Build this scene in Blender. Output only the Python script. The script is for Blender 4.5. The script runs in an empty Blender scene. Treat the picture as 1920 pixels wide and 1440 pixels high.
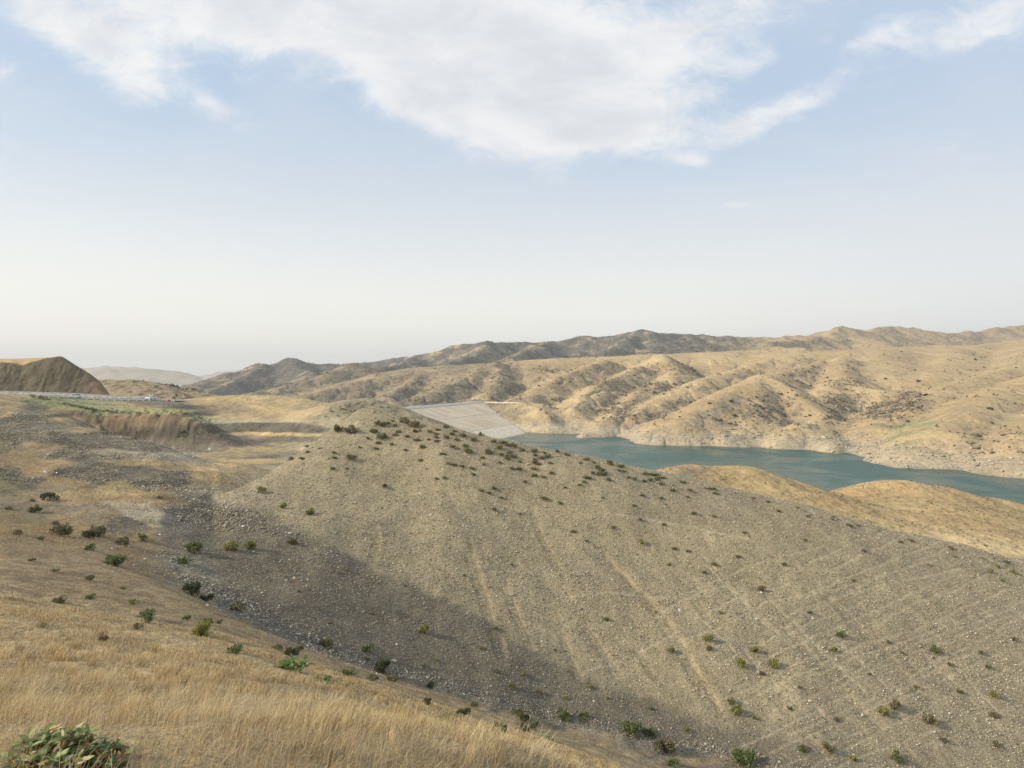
import bpy, math, random
import numpy as np
from math import radians as R
rng = np.random.default_rng(7)
random.seed(7)
F = 1251.0; HY = 705.0          # focal length in photo pixels, row of the horizon
WATER = -50.0                   # reservoir level below the camera

# ------------------------------------------------------------------ camera, sky, sun
scene = bpy.context.scene
cam_d = bpy.data.cameras.new('camera'); cam = bpy.data.objects.new('camera', cam_d)
scene.collection.objects.link(cam); scene.camera = cam
cam.location = (0, 0, 0); cam.rotation_euler = (R(90), 0, 0)
cam_d.sensor_width = 36; cam_d.lens = 36*F/1920; cam_d.shift_y = (HY-720)/1920
cam_d.clip_start = 0.05; cam_d.clip_end = 60000
scene.view_settings.view_transform = 'Standard'; scene.view_settings.look = 'None'
scene.view_settings.exposure = 0.22; scene.view_settings.gamma = 1
SUN_AZ = np.array([-0.94, -0.22]); SUN_AZ /= np.linalg.norm(SUN_AZ); SUN_EL = R(30)
sv = (SUN_AZ[0]*math.cos(SUN_EL), SUN_AZ[1]*math.cos(SUN_EL), math.sin(SUN_EL))
sun_d = bpy.data.lights.new('sun', 'SUN'); sun = bpy.data.objects.new('sun', sun_d)
scene.collection.objects.link(sun)
from mathutils import Vector
sun.rotation_euler = Vector(sv).to_track_quat('Z', 'Y').to_euler()
sun_d.energy = 4.2; sun_d.angle = R(1.2); sun_d.color = (1, .89, .70)

world = bpy.data.worlds.new('World'); scene.world = world; world.use_nodes = True
class NT:
    """small helper to write node trees"""
    def __init__(s, nt): s.nt = nt; nt.nodes.clear()
    def n(s, kind, **kw):
        nd = s.nt.nodes.new(kind)
        for k, v in kw.items(): setattr(nd, k, v)
        return nd
    def link(s, a, b): s.nt.links.new(a, b)
    def put(s, sock, v):
        if hasattr(v, 'is_output') or isinstance(v, bpy.types.NodeSocket): s.link(v, sock)
        else: sock.default_value = v
    def m(s, op, a, b=0.0, c=0.0, clamp=False):
        nd = s.n('ShaderNodeMath', operation=op); nd.use_clamp = clamp
        s.put(nd.inputs[0], a); s.put(nd.inputs[1], b); s.put(nd.inputs[2], c); return nd.outputs[0]
    def mix(s, f, a, b, blend='MIX'):
        nd = s.n('ShaderNodeMix', data_type='RGBA', blend_type=blend); s.put(nd.inputs[0], f)
        s.put(nd.inputs[6], a if not isinstance(a, tuple) else (*a, 1)[:4]); s.put(nd.inputs[7], b if not isinstance(b, tuple) else (*b, 1)[:4])
        return nd.outputs[2]
    def noise(s, vec, scale, detail=4, rough=.55, dist=0.0):
        nd = s.n('ShaderNodeTexNoise'); s.put(nd.inputs['Vector'], vec); nd.inputs['Scale'].default_value = scale
        nd.inputs['Detail'].default_value = detail; nd.inputs['Roughness'].default_value = rough
        nd.inputs['Distortion'].default_value = dist; return nd.outputs[0]
    def ramp(s, f, lo, hi, a=0.0, b=1.0, smooth=True):
        nd = s.n('ShaderNodeMapRange'); nd.interpolation_type = 'SMOOTHSTEP' if smooth else 'LINEAR'
        s.put(nd.inputs[0], f); nd.inputs[1].default_value = lo; nd.inputs[2].default_value = hi
        nd.inputs[3].default_value = a; nd.inputs[4].default_value = b; return nd.outputs[0]
def build_world():
    t = NT(world.node_tree)
    out = t.n('ShaderNodeOutputWorld'); bg = t.n('ShaderNodeBackground'); t.link(bg.outputs[0], out.inputs[0])
    sky = t.n('ShaderNodeTexSky', sky_type='NISHITA'); sky.sun_disc = False
    sky.sun_elevation = SUN_EL; sky.sun_rotation = math.atan2(sv[0], sv[1]); sky.air_density = 1.0; sky.dust_density = 2.0; sky.ozone_density = 2.0
    co = t.n('ShaderNodeTexCoord'); sp = t.n('ShaderNodeSeparateXYZ'); t.link(co.outputs['Generated'], sp.inputs[0])
    x, y, z = sp.outputs
    ay = t.m('MAXIMUM', t.m('ABSOLUTE', y), .15)
    u = t.m('DIVIDE', x, ay); w = t.m('DIVIDE', z, ay)           # slope coordinates of the direction
    # sky: Nishita veiled by pale haze that thickens towards the horizon
    skyc = t.n('ShaderNodeVectorMath', operation='SCALE'); t.link(sky.outputs[0], skyc.inputs[0]); skyc.inputs['Scale'].default_value = .10
    veil = t.mix(t.ramp(z, .06, .40), (.95, .93, .865), (.495, .63, .79))
    el = t.ramp(z, .0, .34, .93, .76)
    base = t.mix(el, skyc.outputs[0], veil)
    base = t.mix(t.m('MULTIPLY', t.ramp(u, .1, .9), .30), base, (.58, .62, .72))
    # clouds
    cb = t.n('ShaderNodeCombineXYZ'); t.link(u, cb.inputs[0]); t.link(t.m('MULTIPLY', w, 1.75), cb.inputs[1])
    n1 = t.noise(cb.outputs[0], 2.6, 9, .60, .35); n2 = t.noise(cb.outputs[0], 11.0, 10, .68, .5)
    cs = t.n('ShaderNodeVectorMath', operation='ADD'); t.link(cb.outputs[0], cs.inputs[0]); cs.inputs[1].default_value = (3.3, 1.7, 5.1)
    n3 = t.noise(cs.outputs[0], 6.5, 9, .64, .35)
    def blob(px, py, rx, ry, k=1.0, rot=0.0):
        cx = (px-960)/F; cy = (HY-py)/F; c, s_ = math.cos(rot), math.sin(rot)
        dx = t.m('SUBTRACT', u, cx); dy = t.m('SUBTRACT', w, cy)
        ex = t.m('ADD', t.m('MULTIPLY', dx, c*F/rx), t.m('MULTIPLY', dy, s_*F/rx))
        ey = t.m('ADD', t.m('MULTIPLY', dx, -s_*F/ry), t.m('MULTIPLY', dy, c*F/ry))
        q = t.m('ADD', t.m('MULTIPLY', ex, ex), t.m('MULTIPLY', ey, ey))
        return t.m('MULTIPLY', t.m('EXPONENT', t.m('MULTIPLY', q, -1.0)), k)
    blobs = [blob(900, 60, 330, 120, .95), blob(1020, 180, 270, 95, 1.0), blob(640, 10, 260, 90, .85), blob(1110, 250, 170, 52, .8), blob(780, 170, 130, 60, .5, -.5), blob(1180, 110, 170, 110, .5),
             blob(1440, 225, 165, 34, .95, .42), blob(90, 30, 190, 90, .62, -.5), blob(270, 40, 160, 70, .45, -.3), blob(430, 20, 150, 60, .6, -.3), blob(410, 205, 120, 30, .5, -.5), blob(240, 130, 200, 50, .50, -.62), blob(1880, 35, 150, 60, .85, .2), blob(1370, 25, 170, 55, .6, .3),
             blob(-10, 140, 90, 38, .6), blob(1385, 384, 40, 9, .8), blob(1300, 300, 30, 12, .5), blob(1660, 60, 90, 22, .4, .5), blob(1400, 120, 60, 25, .35)]
    f = blobs[0]
    for b in blobs[1:]: f = t.m('ADD', f, b)
    f = t.m('MINIMUM', f, 1.35)
    nn = t.m('ADD', t.m('MULTIPLY', t.m('SUBTRACT', n1, .5), 2.1), t.m('MULTIPLY', t.m('SUBTRACT', n2, .5), 1.5))
    d = t.m('ADD', f, nn)
    dens = t.ramp(d, .20, 1.02)
    shade = t.ramp(t.m('ADD', t.m('MULTIPLY', f, .8), t.m('MULTIPLY', t.m('SUBTRACT', n3, .5), 2.6)), .40, 1.6)
    cc = t.mix(shade, (.84, .835, .825), (.64, .645, .675))
    thick = t.m('MULTIPLY', dens, .86)
    high = t.m('MULTIPLY', thick, t.ramp(z, .12, .26))
    col = t.mix(high, base, cc)
    # faint veil clouds low on the right
    vb = t.m('MULTIPLY', t.ramp(t.noise(cs.outputs[0], 2.2, 4, .5, .6), .40, .62), t.m('MULTIPLY', t.ramp(z, .1, .2), .22))
    col = t.mix(vb, col, (.68, .69, .72))
    t.link(col, bg.inputs[0]); bg.inputs[1].default_value = 1.0
build_world()

# ------------------------------------------------------------------ helpers
def link(o): scene.collection.objects.link(o); return o
def tag(o, label=None, cat=None, group=None, kind=None):
    for k, v in (('label', label), ('category', cat), ('group', group), ('kind', kind)):
        if v: o[k] = v
    return o
def npmesh(name, V, faces_flat, nper, mats, smooth=True, col=None, matidx=None):
    """faces_flat: int array (n, nper)"""
    me = bpy.data.meshes.new(name); V = np.asarray(V, np.float32); Fc = np.asarray(faces_flat, np.int32).reshape(-1, nper)
    me.vertices.add(len(V)); me.vertices.foreach_set('co', V.ravel())
    me.loops.add(Fc.size); me.loops.foreach_set('vertex_index', Fc.ravel())
    me.polygons.add(len(Fc)); me.polygons.foreach_set('loop_start', np.arange(0, Fc.size, nper, dtype=np.int32))
    me.polygons.foreach_set('loop_total', np.full(len(Fc), nper, np.int32))
    if smooth: me.polygons.foreach_set('use_smooth', np.ones(len(Fc), bool))
    if matidx is not None: me.polygons.foreach_set('material_index', matidx.astype(np.int32))
    for m in mats: me.materials.append(m)
    if col is not None:
        a = me.color_attributes.new('albedo', 'FLOAT_COLOR', 'POINT')
        c4 = np.ones((len(V), 4), np.float32); c4[:, :3] = col; a.data.foreach_set('color', c4.ravel())
    me.update(calc_edges=True); me.validate(); return me
def nobj(name, *a, parent=None, **k):
    o = link(bpy.data.objects.new(name, npmesh(name, *a, **k)))
    if parent: o.parent = parent
    return o
class MB:
    """collects boxes, tubes and polygons into one mesh"""
    def __init__(s): s.V = []; s.F = []
    def add(s, V, Fs):
        o = len(s.V); s.V += [tuple(v) for v in V]; s.F += [tuple(i+o for i in f) for f in Fs]; return s
    def box(s, c, d, rz=0, taper=1.0):
        V = []
        for sz in (-1, 1):
            k = taper if sz > 0 else 1
            for sx, sy in ((-1, -1), (1, -1), (1, 1), (-1, 1)):
                x, y = sx*d[0]/2*k, sy*d[1]/2*k
                V.append((c[0]+x*math.cos(rz)-y*math.sin(rz), c[1]+x*math.sin(rz)+y*math.cos(rz), c[2]+sz*d[2]/2))
        return s.add(V, [(3, 2, 1, 0), (4, 5, 6, 7), (0, 1, 5, 4), (1, 2, 6, 5), (2, 3, 7, 6), (3, 0, 4, 7)])
    def tube(s, pts, rad, n=6):
        pts = [Vector(p) for p in pts]; V = []; Fs = []
        rr = rad if isinstance(rad, (list, tuple)) else [rad]*len(pts)
        for i, p in enumerate(pts):
            t = (pts[min(i+1, len(pts)-1)]-pts[max(i-1, 0)]).normalized()
            a = t.orthogonal().normalized(); b = t.cross(a)
            for k in range(n):
                q = 2*math.pi*k/n; V.append(p+(a*math.cos(q)+b*math.sin(q))*rr[i])
        for i in range(len(pts)-1):
            for k in range(n):
                k2 = (k+1) % n; Fs.append((i*n+k, i*n+k2, (i+1)*n+k2, (i+1)*n+k))
        Fs += [tuple(range(n))[::-1], tuple(range((len(pts)-1)*n, len(pts)*n))]
        return s.add(V, Fs)
    def extrude(s, poly, y0, y1):
        """poly of (x, z) extruded in y"""
        n = len(poly); V = [(x, y0, z) for x, z in poly]+[(x, y1, z) for x, z in poly]
        return s.add(V, [tuple(range(n)), tuple(range(n, 2*n))[::-1]]+[(i, i+n, (i+1) % n+n, (i+1) % n) for i in range(n)])
    def build(s, name, mat, parent=None, smooth=False, bevel=0):
        me = bpy.data.meshes.new(name); me.from_pydata(s.V, [], s.F); me.materials.append(mat)
        me.update(); o = link(bpy.data.objects.new(name, me))
        if smooth: me.polygons.foreach_set('use_smooth', [True]*len(me.polygons))
        if bevel:
            b = o.modifiers.new('bevel', 'BEVEL'); b.width = bevel; b.segments = 2
        if parent: o.parent = parent
        return o
def empty(name, loc, rz=0):
    o = link(bpy.data.objects.new(name, None)); o.location = loc; o.rotation_euler = (0, 0, rz); o.empty_display_size = .2; return o

def _h(ix, iy, s):
    h = (ix.astype(np.uint32)*np.uint32(374761393) + iy.astype(np.uint32)*np.uint32(668265263) + np.uint32((s*982451653) & 0xffffffff))
    h = (h ^ (h >> np.uint32(13)))*np.uint32(1274126177); return h ^ (h >> np.uint32(16))
def noise(x, y, s=0):
    with np.errstate(over='ignore'):
        x = np.asarray(x, np.float64); y = np.asarray(y, np.float64)
        xf = np.floor(x); yf = np.floor(y); fx = x-xf; fy = y-yf; ix = xf.astype(np.int64); iy = yf.astype(np.int64)
        def g(a, b, dx, dy):
            an = _h(ix+a, iy+b, s).astype(np.float64)*(2*np.pi/4294967296.0); return np.cos(an)*dx+np.sin(an)*dy
        ux = fx*fx*fx*(fx*(fx*6-15)+10); uy = fy*fy*fy*(fy*(fy*6-15)+10)
        a = g(0, 0, fx, fy); b = g(1, 0, fx-1, fy); c = g(0, 1, fx, fy-1); d = g(1, 1, fx-1, fy-1)
        return ((a+(b-a)*ux)+((c+(d-c)*ux)-(a+(b-a)*ux))*uy)*1.5
def fbm(x, y, o=4, s=0, gain=.5, lac=2.03):
    r = 0; a = 1; n = 0
    for i in range(o): r = r+a*noise(x, y, s+i*17); n += a; a *= gain; x = x*lac+3.1; y = y*lac+7.7
    return r/n
def ridged(x, y, o=4, s=0):
    r = 0; a = 1; n = 0
    for i in range(o): r = r+a*(1-np.abs(noise(x, y, s+i*13))*1.6); n += a; a *= .5; x = x*2.1+1.3; y = y*2.1+4.2
    return r/n
def sst(x, a, b):
    t = np.clip((x-a)/(b-a), 0, 1); return t*t*(3-2*t)
def smax(a, b, k):
    h = np.clip(.5+.5*(a-b)/k, 0, 1); return b+(a-b)*h+k*h*(1-h)
def P(px, py, d): return ((px-960)/F*d, d, -(py-HY)/F*d)

# ------------------------------------------------------------------ height of the land
TX = np.arange(-1200, 3401, 5.0)
def rowtab(pts, sm=7):
    p = np.array(pts, float); v = np.interp(TX, p[:, 0], p[:, 1]); d = np.interp(TX, p[:, 0], p[:, 2])
    k = np.hanning(sm+2)[1:-1]; k /= k.sum(); pad = sm//2
    f = lambda a: np.convolve(np.pad(a, pad, mode='edge'), k, 'valid')
    return f(v), f(d)
def cd(d, pts): return [(a, b, d) for a, b in pts]
ROWS = [
 [(-600,1440,2.6),(0,1440,3.0),(400,1440,3.3),(700,1440,3.9),(900,1440,4.7),(1000,1445,5.3),(1100,1475,5.6),(1200,1540,5.6),(1400,1680,5.5),(1920,2000,5),(2500,2400,4.5)],
 [(-600,1000,30),(0,1128,17),(200,1170,16),(400,1214,15),(560,1262,14),(700,1312,13),(850,1364,12),(1000,1420,11),(1100,1465,10),(1200,1512,9.5),(1400,1590,8.5),(1920,1850,7),(2500,2200,6)],
 [(-600,930,42),(0,1015,31),(200,1075,28),(400,1150,25),(560,1213,24),(700,1262,24),(850,1315,23),(1000,1362,22),(1200,1428,21),(1400,1500,20),(1920,1700,16),(2500,2000,14)],
 [(-600,880,60),(0,935,47),(200,990,42),(300,1050,38),(400,1110,36),(500,1165,35),(600,1208,35),(750,1262,36),(900,1308,37),(1050,1348,38),(1200,1385,38),(1400,1430,37),(1500,1450,36),(1920,1600,34),(2500,1850,32)],
 'mid',
 [(-600,820,80),(0,868,68),(150,885,65),(300,905,61),(400,942,59),(440,925,60),(480,900,64),(560,853,72),(620,812,79),(675,768,88),(700,764,89),(730,774,87),(770,786,84),(830,797,80),(900,815,78),(1000,840,76),(1100,856,75),(1250,887,74),(1350,912,73),(1500,948,72),(1700,1000,71),(1920,1056,70),(2500,1220,66)],
 [(-600,742,104),(0,750,106),(50,757,106),(100,773,105),(150,795,103),(200,812,100),(250,827,97),(300,843,92),(350,860,88),(400,868,86),(450,873,86),(500,885,90),(560,890,95),(620,880,103),(680,840,110),(760,840,108),(900,880,105),(1100,920,102),(1500,1010,100),(1920,1120,100),(2500,1300,95)],
 [(-600,740,125),(0,746,125),(50,757,124),(100,784,120),(200,825,115),(250,840,112),(300,850,110),(350,862,105),(400,866,103),(450,868,104),(500,866,106),(560,870,110),(620,880,118),(680,855,128),(900,920,120),(1100,980,120),(1500,1040,115),(1920,1110,118),(2500,1250,112)],
 [(-600,738,150),(0,743,148),(50,753,146),(100,778,144),(150,800,142),(200,817,140),(250,831,138),(300,838,136),(350,842,134),(400,845,132),(450,850,130),(500,855,132),(560,862,135),(620,868,140),(680,850,150),(900,930,145),(1100,1090,140),(1300,1080,138),(1500,1070,138),(1920,1080,138),(2500,1100,130)],
 [(-600,737,160),(0,740,156),(50,746,154),(100,753,151),(150,765,148),(200,775,146),(250,779,144),(300,777,142),(340,776,141),(380,790,140),(400,805,139),(450,838,137),(500,848,139),(560,856,143),(620,862,148),(680,845,160),(900,1000,156),(1100,1190,150),(1300,1080,150),(1500,1060,150),(1920,1068,150),(2500,1080,148)],
 cd(168, [(-600,737),(0,739),(50,744),(100,751),(150,762),(200,769),(250,772),(300,773),(340,776),(380,786),(420,810),(450,818),(500,828),(560,833),(620,842),(700,846),(900,1080),(1100,1150),(1400,1060),(2500,1060)]),
 cd(186, [(-600,736),(0,738),(100,748),(200,762),(300,769),(340,774),(380,784),(410,805),(450,811),(500,813),(560,815),(620,820),(700,835),(900,1080),(1100,1110),(1400,1050),(2500,1050)]),
 cd(194, [(-600,736),(0,738),(100,747),(200,760),(300,768),(340,774),(380,786),(400,791),(450,789),(500,790),(560,796),(620,803),(700,820),(900,1060),(1100,1090),(1400,1040),(2500,1040)]),
 cd(225, [(-600,736),(0,739),(100,746),(200,754),(260,756),(300,765),(350,775),(400,788),(450,787),(500,786),(560,790),(620,796),(700,815),(900,1020),(1100,1040),(2500,1020)]),
 cd(245, [(-600,734),(0,742),(100,745),(150,749),(200,751),(300,752),(330,754),(360,762),(390,774),(450,775),(500,775),(560,778),(620,785),(700,800),(900,1000),(2500,1000)]),
 cd(262, [(-600,732),(0,740),(100,743),(150,746),(200,748),(300,749.5),(340,751),(370,755),(400,760),(450,762),(500,763),(560,766),(620,778),(700,795),(900,1000),(2500,980)]),
 [(-600,733,266),(0,739.5,266),(100,742.5,266),(150,745.5,266),(200,747.5,266),(300,749,266),(340,750.5,270),(370,753,275),(400,754,280),(450,754,280),(500,756,280),(620,772,280),(700,790,280),(900,1000,280),(2500,960,280)],
 [(-600,640,276),(-200,662,276),(0,679,276),(25,681,276),(42,686,276),(54,680,276),(85,672,276),(115,667.5,276),(140,684,276),(165,698,276),(190,717,276),(203,738,276),(215,747,276),(300,748.5,280),(340,749,292),(370,747,296),(400,743,300),(440,741,300),(500,741,300),(560,745,300),(600,752,300),(640,760,300),(700,775,300),(900,1000,300),(2500,950,300)],
 [(-600,632,325),(-200,655,325),(0,674,318),(40,673,318),(80,671,318),(115,674,318),(140,690,325),(165,705,325),(190,726,325),(215,752,325),(300,755,330),(400,760,340),(500,760,340),(640,780,340),(900,900,340),(2500,900,340)],
 cd(420, [(-600,690),(0,720),(200,790),(400,800),(700,850),(900,900),(2500,900)]),
 cd(900, [(-600,802),(2500,812)]),
]
SM = {5: 3, 17: 3, 18: 5}
RT = []
for i, r in enumerate(ROWS): RT.append(None if r == 'mid' else rowtab(r, SM.get(i, 11)))
cv, cdd = RT[5]; on = sst(TX, 400, 470)              # the ridge line falls away at once behind
d2 = cdd*1.07; z2 = -(cv-HY)/F*cdd-1.9*on+.2*(1-on); RT.insert(6, (HY-F*z2/d2, d2))
e, g = RT[3], RT[5]
RT[4] = None
def rowsZ(X, Y):
    Yc = np.maximum(Y, 1.0); px = np.clip(960+F*X/Yc, -1190, 3390)
    D = []; Z = []
    D.append(np.full(X.shape, 1.0)); Z.append(-1.72-.20*np.clip(X, -8, 12))
    for i, t in enumerate(RT):
        if t is None:
            ve, de = np.interp(px, TX, RT[3][0]), np.interp(px, TX, RT[3][1]); vg, dg = np.interp(px, TX, RT[5][0]), np.interp(px, TX, RT[5][1])
            ze = -(ve-HY)/F*de; zg = -(vg-HY)/F*dg
            D.append(de*.5+dg*.5); Z.append(ze+.44*(zg-ze))
        else:
            v, d = np.interp(px, TX, t[0]), np.interp(px, TX, t[1]); D.append(d); Z.append(-(v-HY)/F*d)
    D.append(np.full(X.shape, 60000.0)); Z.append(np.full(X.shape, -78.0))
    D = np.log(np.array(D)); Z = np.array(Z)
    S = np.log(Yc); h = np.maximum(np.diff(D, axis=0), 1e-4); dl = np.diff(Z, axis=0)/h
    m = np.zeros_like(Z)
    w1 = 2*h[1:]+h[:-1]; w2 = h[1:]+2*h[:-1]; a, b = dl[:-1], dl[1:]
    with np.errstate(divide='ignore', invalid='ignore'):
        mm = (w1+w2)/(w1/a+w2/b)
    m[1:-1] = np.where(a*b > 0, mm, 0); m[0] = dl[0]; m[-1] = 0
    out = Z[0].copy()
    for k in range(len(Z)-1):
        s = (S >= D[k]) if k else np.ones(S.shape, bool)
        t = np.clip((S-D[k])/h[k], 0, 1); t2 = t*t; t3 = t2*t
        zz = (2*t3-3*t2+1)*Z[k]+(t3-2*t2+t)*h[k]*m[k]+(-2*t3+3*t2)*Z[k+1]+(t3-t2)*h[k]*m[k+1]
        out = np.where(s, zz, out)
    out = out+np.where(Y < 1, (Y-1)*-.22, 0)
    return out

# ridge lines (px, row, distance): slope, crest radius, rib depth, rib spacing
RIDGES = [
 # yellow hills this side of the water
 ([(1200,900,188),(1240,886,192),(1275,876,195),(1300,872,198),(1340,875,199),(1385,873,200),(1450,894,205),(1530,918,212),(1570,934,218)], .46, 9, .6, 22),
 ([(1600,934,218),(1640,917,222),(1690,901,226),(1750,911,230),(1850,933,236),(1920,955,240),(2100,985,240),(2500,990,250)], .42, 11, .6, 24),
 ([(1700,935,205),(1720,970,180),(1760,1024,156)], .24, 18, .3, 25),
 ([(1390,905,188),(1420,950,165),(1450,1010,145)], .26, 16, .3, 25),
 # shrubby hill behind the gravel summit
 ([(560,770,250),(620,758,225),(655,750,195),(682,746,185),(715,757,180),(745,769,178),(800,797,175),(860,825,172)], .42, 5, .5, 10),
 # hill behind the road
 ([(60,705,520),(150,713,480),(190,714,455),(230,713,440),(270,722,430),(310,733,420),(350,745,410),(420,760,400)], .25, 14, 1.5, 30),
 # far bank: spurs running down to the water
 ([(1097,820,544),(1150,793,575),(1210,762,620),(1310,712,720),(1410,684,830),(1440,672,900)], .50, 9, 4, 45),
 ([(1205,833,489),(1240,812,500),(1280,788,512),(1320,752,545),(1380,728,590),(1430,706,650),(1490,690,740),(1540,676,840)], .50, 9, 4, 45),
 ([(1405,718,610),(1395,765,540),(1370,815,490),(1360,838,470)], .50, 14, 5, 30),
 ([(1430,706,650),(1480,728,600),(1510,752,560),(1550,785,520)], .52, 7, 5, 28),
 ([(1452,841,461),(1475,815,475),(1505,799,488),(1545,796,498),(1600,795,510),(1660,793,530)], .50, 8, 3, 25),
 ([(1535,797,495),(1555,825,455),(1565,850,431)], .55, 8, 3, 18),
 ([(1610,795,510),(1612,825,465),(1610,850,431)], .60, 6, 3, 16),
 ([(1580,668,900),(1570,685,780),(1575,704,690),(1610,726,640),(1660,736,615),(1712,738,610)], .50, 12, 5, 35),
 ([(1575,704,690),(1540,735,620),(1530,765,570)], .5, 9, 4, 26),
 ([(1650,736,615),(1640,765,575),(1600,790,540)], .6, 7, 5, 18),
 ([(1655,850,425),(1662,800,470),(1700,768,505),(1745,745,545),(1790,722,610),(1860,700,700),(1930,680,800)], .42, 14, 3, 50),
 ([(1690,878,361),(1725,840,385),(1765,806,410),(1800,780,440),(1830,752,490),(1880,728,560),(1960,700,640),(2100,680,760)], .46, 15, 3.5, 45),
 ([(1800,815,395),(1825,838,375),(1845,862,360),(1850,886,346)], .52, 10, 5, 18),
 ([(1915,895,329),(1905,862,345),(1915,815,375),(1960,775,430),(2060,735,520),(2200,700,640)], .46, 14, 4, 35),
 ([(2150,900,320),(2100,840,360),(2200,780,430),(2400,740,540)], .46, 16, 4, 35),
 # spurs nearer the dam
 ([(1135,674,960),(1090,690,880),(1042,709,800),(1005,731,735),(988,748,700)], .50, 9, 4, 40),
 ([(1200,685,900),(1170,699,840),(1130,716,770),(1090,745,690),(1072,768,650),(1082,800,600)], .52, 8, 4, 34),
 ([(1240,664,1000),(1270,690,880),(1250,715,800),(1195,735,730),(1160,768,650),(1135,800,590)], .52, 8, 5, 34),
 ([(1072,768,650),(1090,785,625),(1135,805,575)], .5, 8, 3, 25),
 ([(985,757,660),(1005,764,640),(1020,773,622),(1034,790,600),(1062,806,590)], .55, 5, 2, 14),
 ([(1010,758,655),(985,757,660),(960,757,685),(925,755,715),(880,752,760)], .45, 8, .6, 20),
 ([(988,806,600),(1030,806,588),(1075,808,583),(1096,813,578)], .6, 5, .5, 12),
 ([(930,681,1000),(890,697,920),(845,720,840),(800,738,790),(745,757,750),(700,772,720)], .46, 9, 4, 40),
 ([(930,681,1000),(935,705,900),(925,735,800),(915,748,770)], .5, 8, 4, 30),
 ([(860,690,1050),(790,700,1000),(730,705,980),(660,718,930),(600,735,880),(560,748,850)], .42, 10, 5, 45),
 ([(790,700,1000),(760,722,900),(730,745,830)], .5, 8, 4, 30),
 ([(660,680,1250),(600,705,1150),(520,728,1050),(440,745,980)], .42, 12, 5, 45),
 # rolling tops above the far bank
 ([(800,688,1100),(920,680,1080),(1000,674,1100),(1100,670,1120),(1250,664,1140),(1330,660,1150),(1420,655,1160),(1500,662,1050),(1560,656,1080),(1640,655,1100),(1700,649,1180),(1800,648,1250),(1920,638,1350),(2200,630,1400)], .28, 60, 4, 90),
 ([(1500,662,1050),(1480,676,920),(1450,690,830)], .4, 20, 3, 50),
 ([(1640,655,1100),(1660,676,900),(1640,700,760)], .34, 30, 3, 60),
 ([(1760,650,1200),(1790,668,980),(1770,690,820),(1740,710,720)], .34, 30, 3, 60),
 ([(1920,638,1350),(1930,660,1000),(1900,690,800),(1850,715,680)], .36, 25, 3, 60),
 # back range
 ([(330,745,1300),(380,720,1450),(440,697,1600),(490,685,1700),(545,674,1800),(600,681,1850),(660,681,1900),(720,676,1900),(780,669,1900),(850,650,1900),(915,640,1900),(960,645,1950),(1030,640,2000),(1100,630,2000),(1150,628,2000),(1205,619,2000),(1260,625,2050),(1330,630,2100),(1400,633,2200),(1480,631,2200),(1540,622,2100),(1580,615,2000),(1630,622,2050),(1655,613,2300),(1700,615,2300),(1780,625,2400),(1850,618,2500),(1920,609,2600),(2050,600,2700),(2400,590,2800)], .36, 18, 16, 120),
 ([(545,674,1800),(560,690,1600),(600,705,1400),(640,712,1250)], .42, 12, 10, 70),
 ([(660,681,1900),(640,692,1700),(560,712,1450),(500,728,1300),(450,742,1200)], .42, 12, 10, 70),
 ([(490,685,1700),(470,700,1500),(420,722,1350),(370,742,1250)], .42, 12, 10, 70),
 ([(780,669,1900),(760,680,1650),(700,694,1450),(660,700,1350)], .42, 12, 10, 70),
 ([(915,640,1900),(900,662,1600),(840,680,1350)], .42, 12, 10, 70),
 ([(1030,640,2000),(1000,655,1700),(960,668,1400)], .42, 12, 10, 70),
 ([(1205,619,2000),(1170,640,1750),(1140,658,1500)], .42, 12, 10, 70),
 ([(1205,619,2000),(1240,645,1700),(1220,658,1500)], .42, 12, 10, 70),
 ([(1400,640,1800),(1330,643,1700),(1260,655,1550),(1200,664,1400)], .3, 40, 8, 70),
 ([(1580,615,2000),(1530,632,1800),(1470,645,1600)], .42, 14, 10, 60),
 ([(1580,615,2000),(1630,635,1800),(1680,648,1600)], .42, 14, 10, 60),
 ([(1480,634,1700),(1430,648,1500),(1500,651,1400)], .42, 12, 8, 60),
]
RID = [(np.array([P(*q) for q in pts]), m, r, A, lam) for pts, m, r, A, lam in RIDGES]
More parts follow.
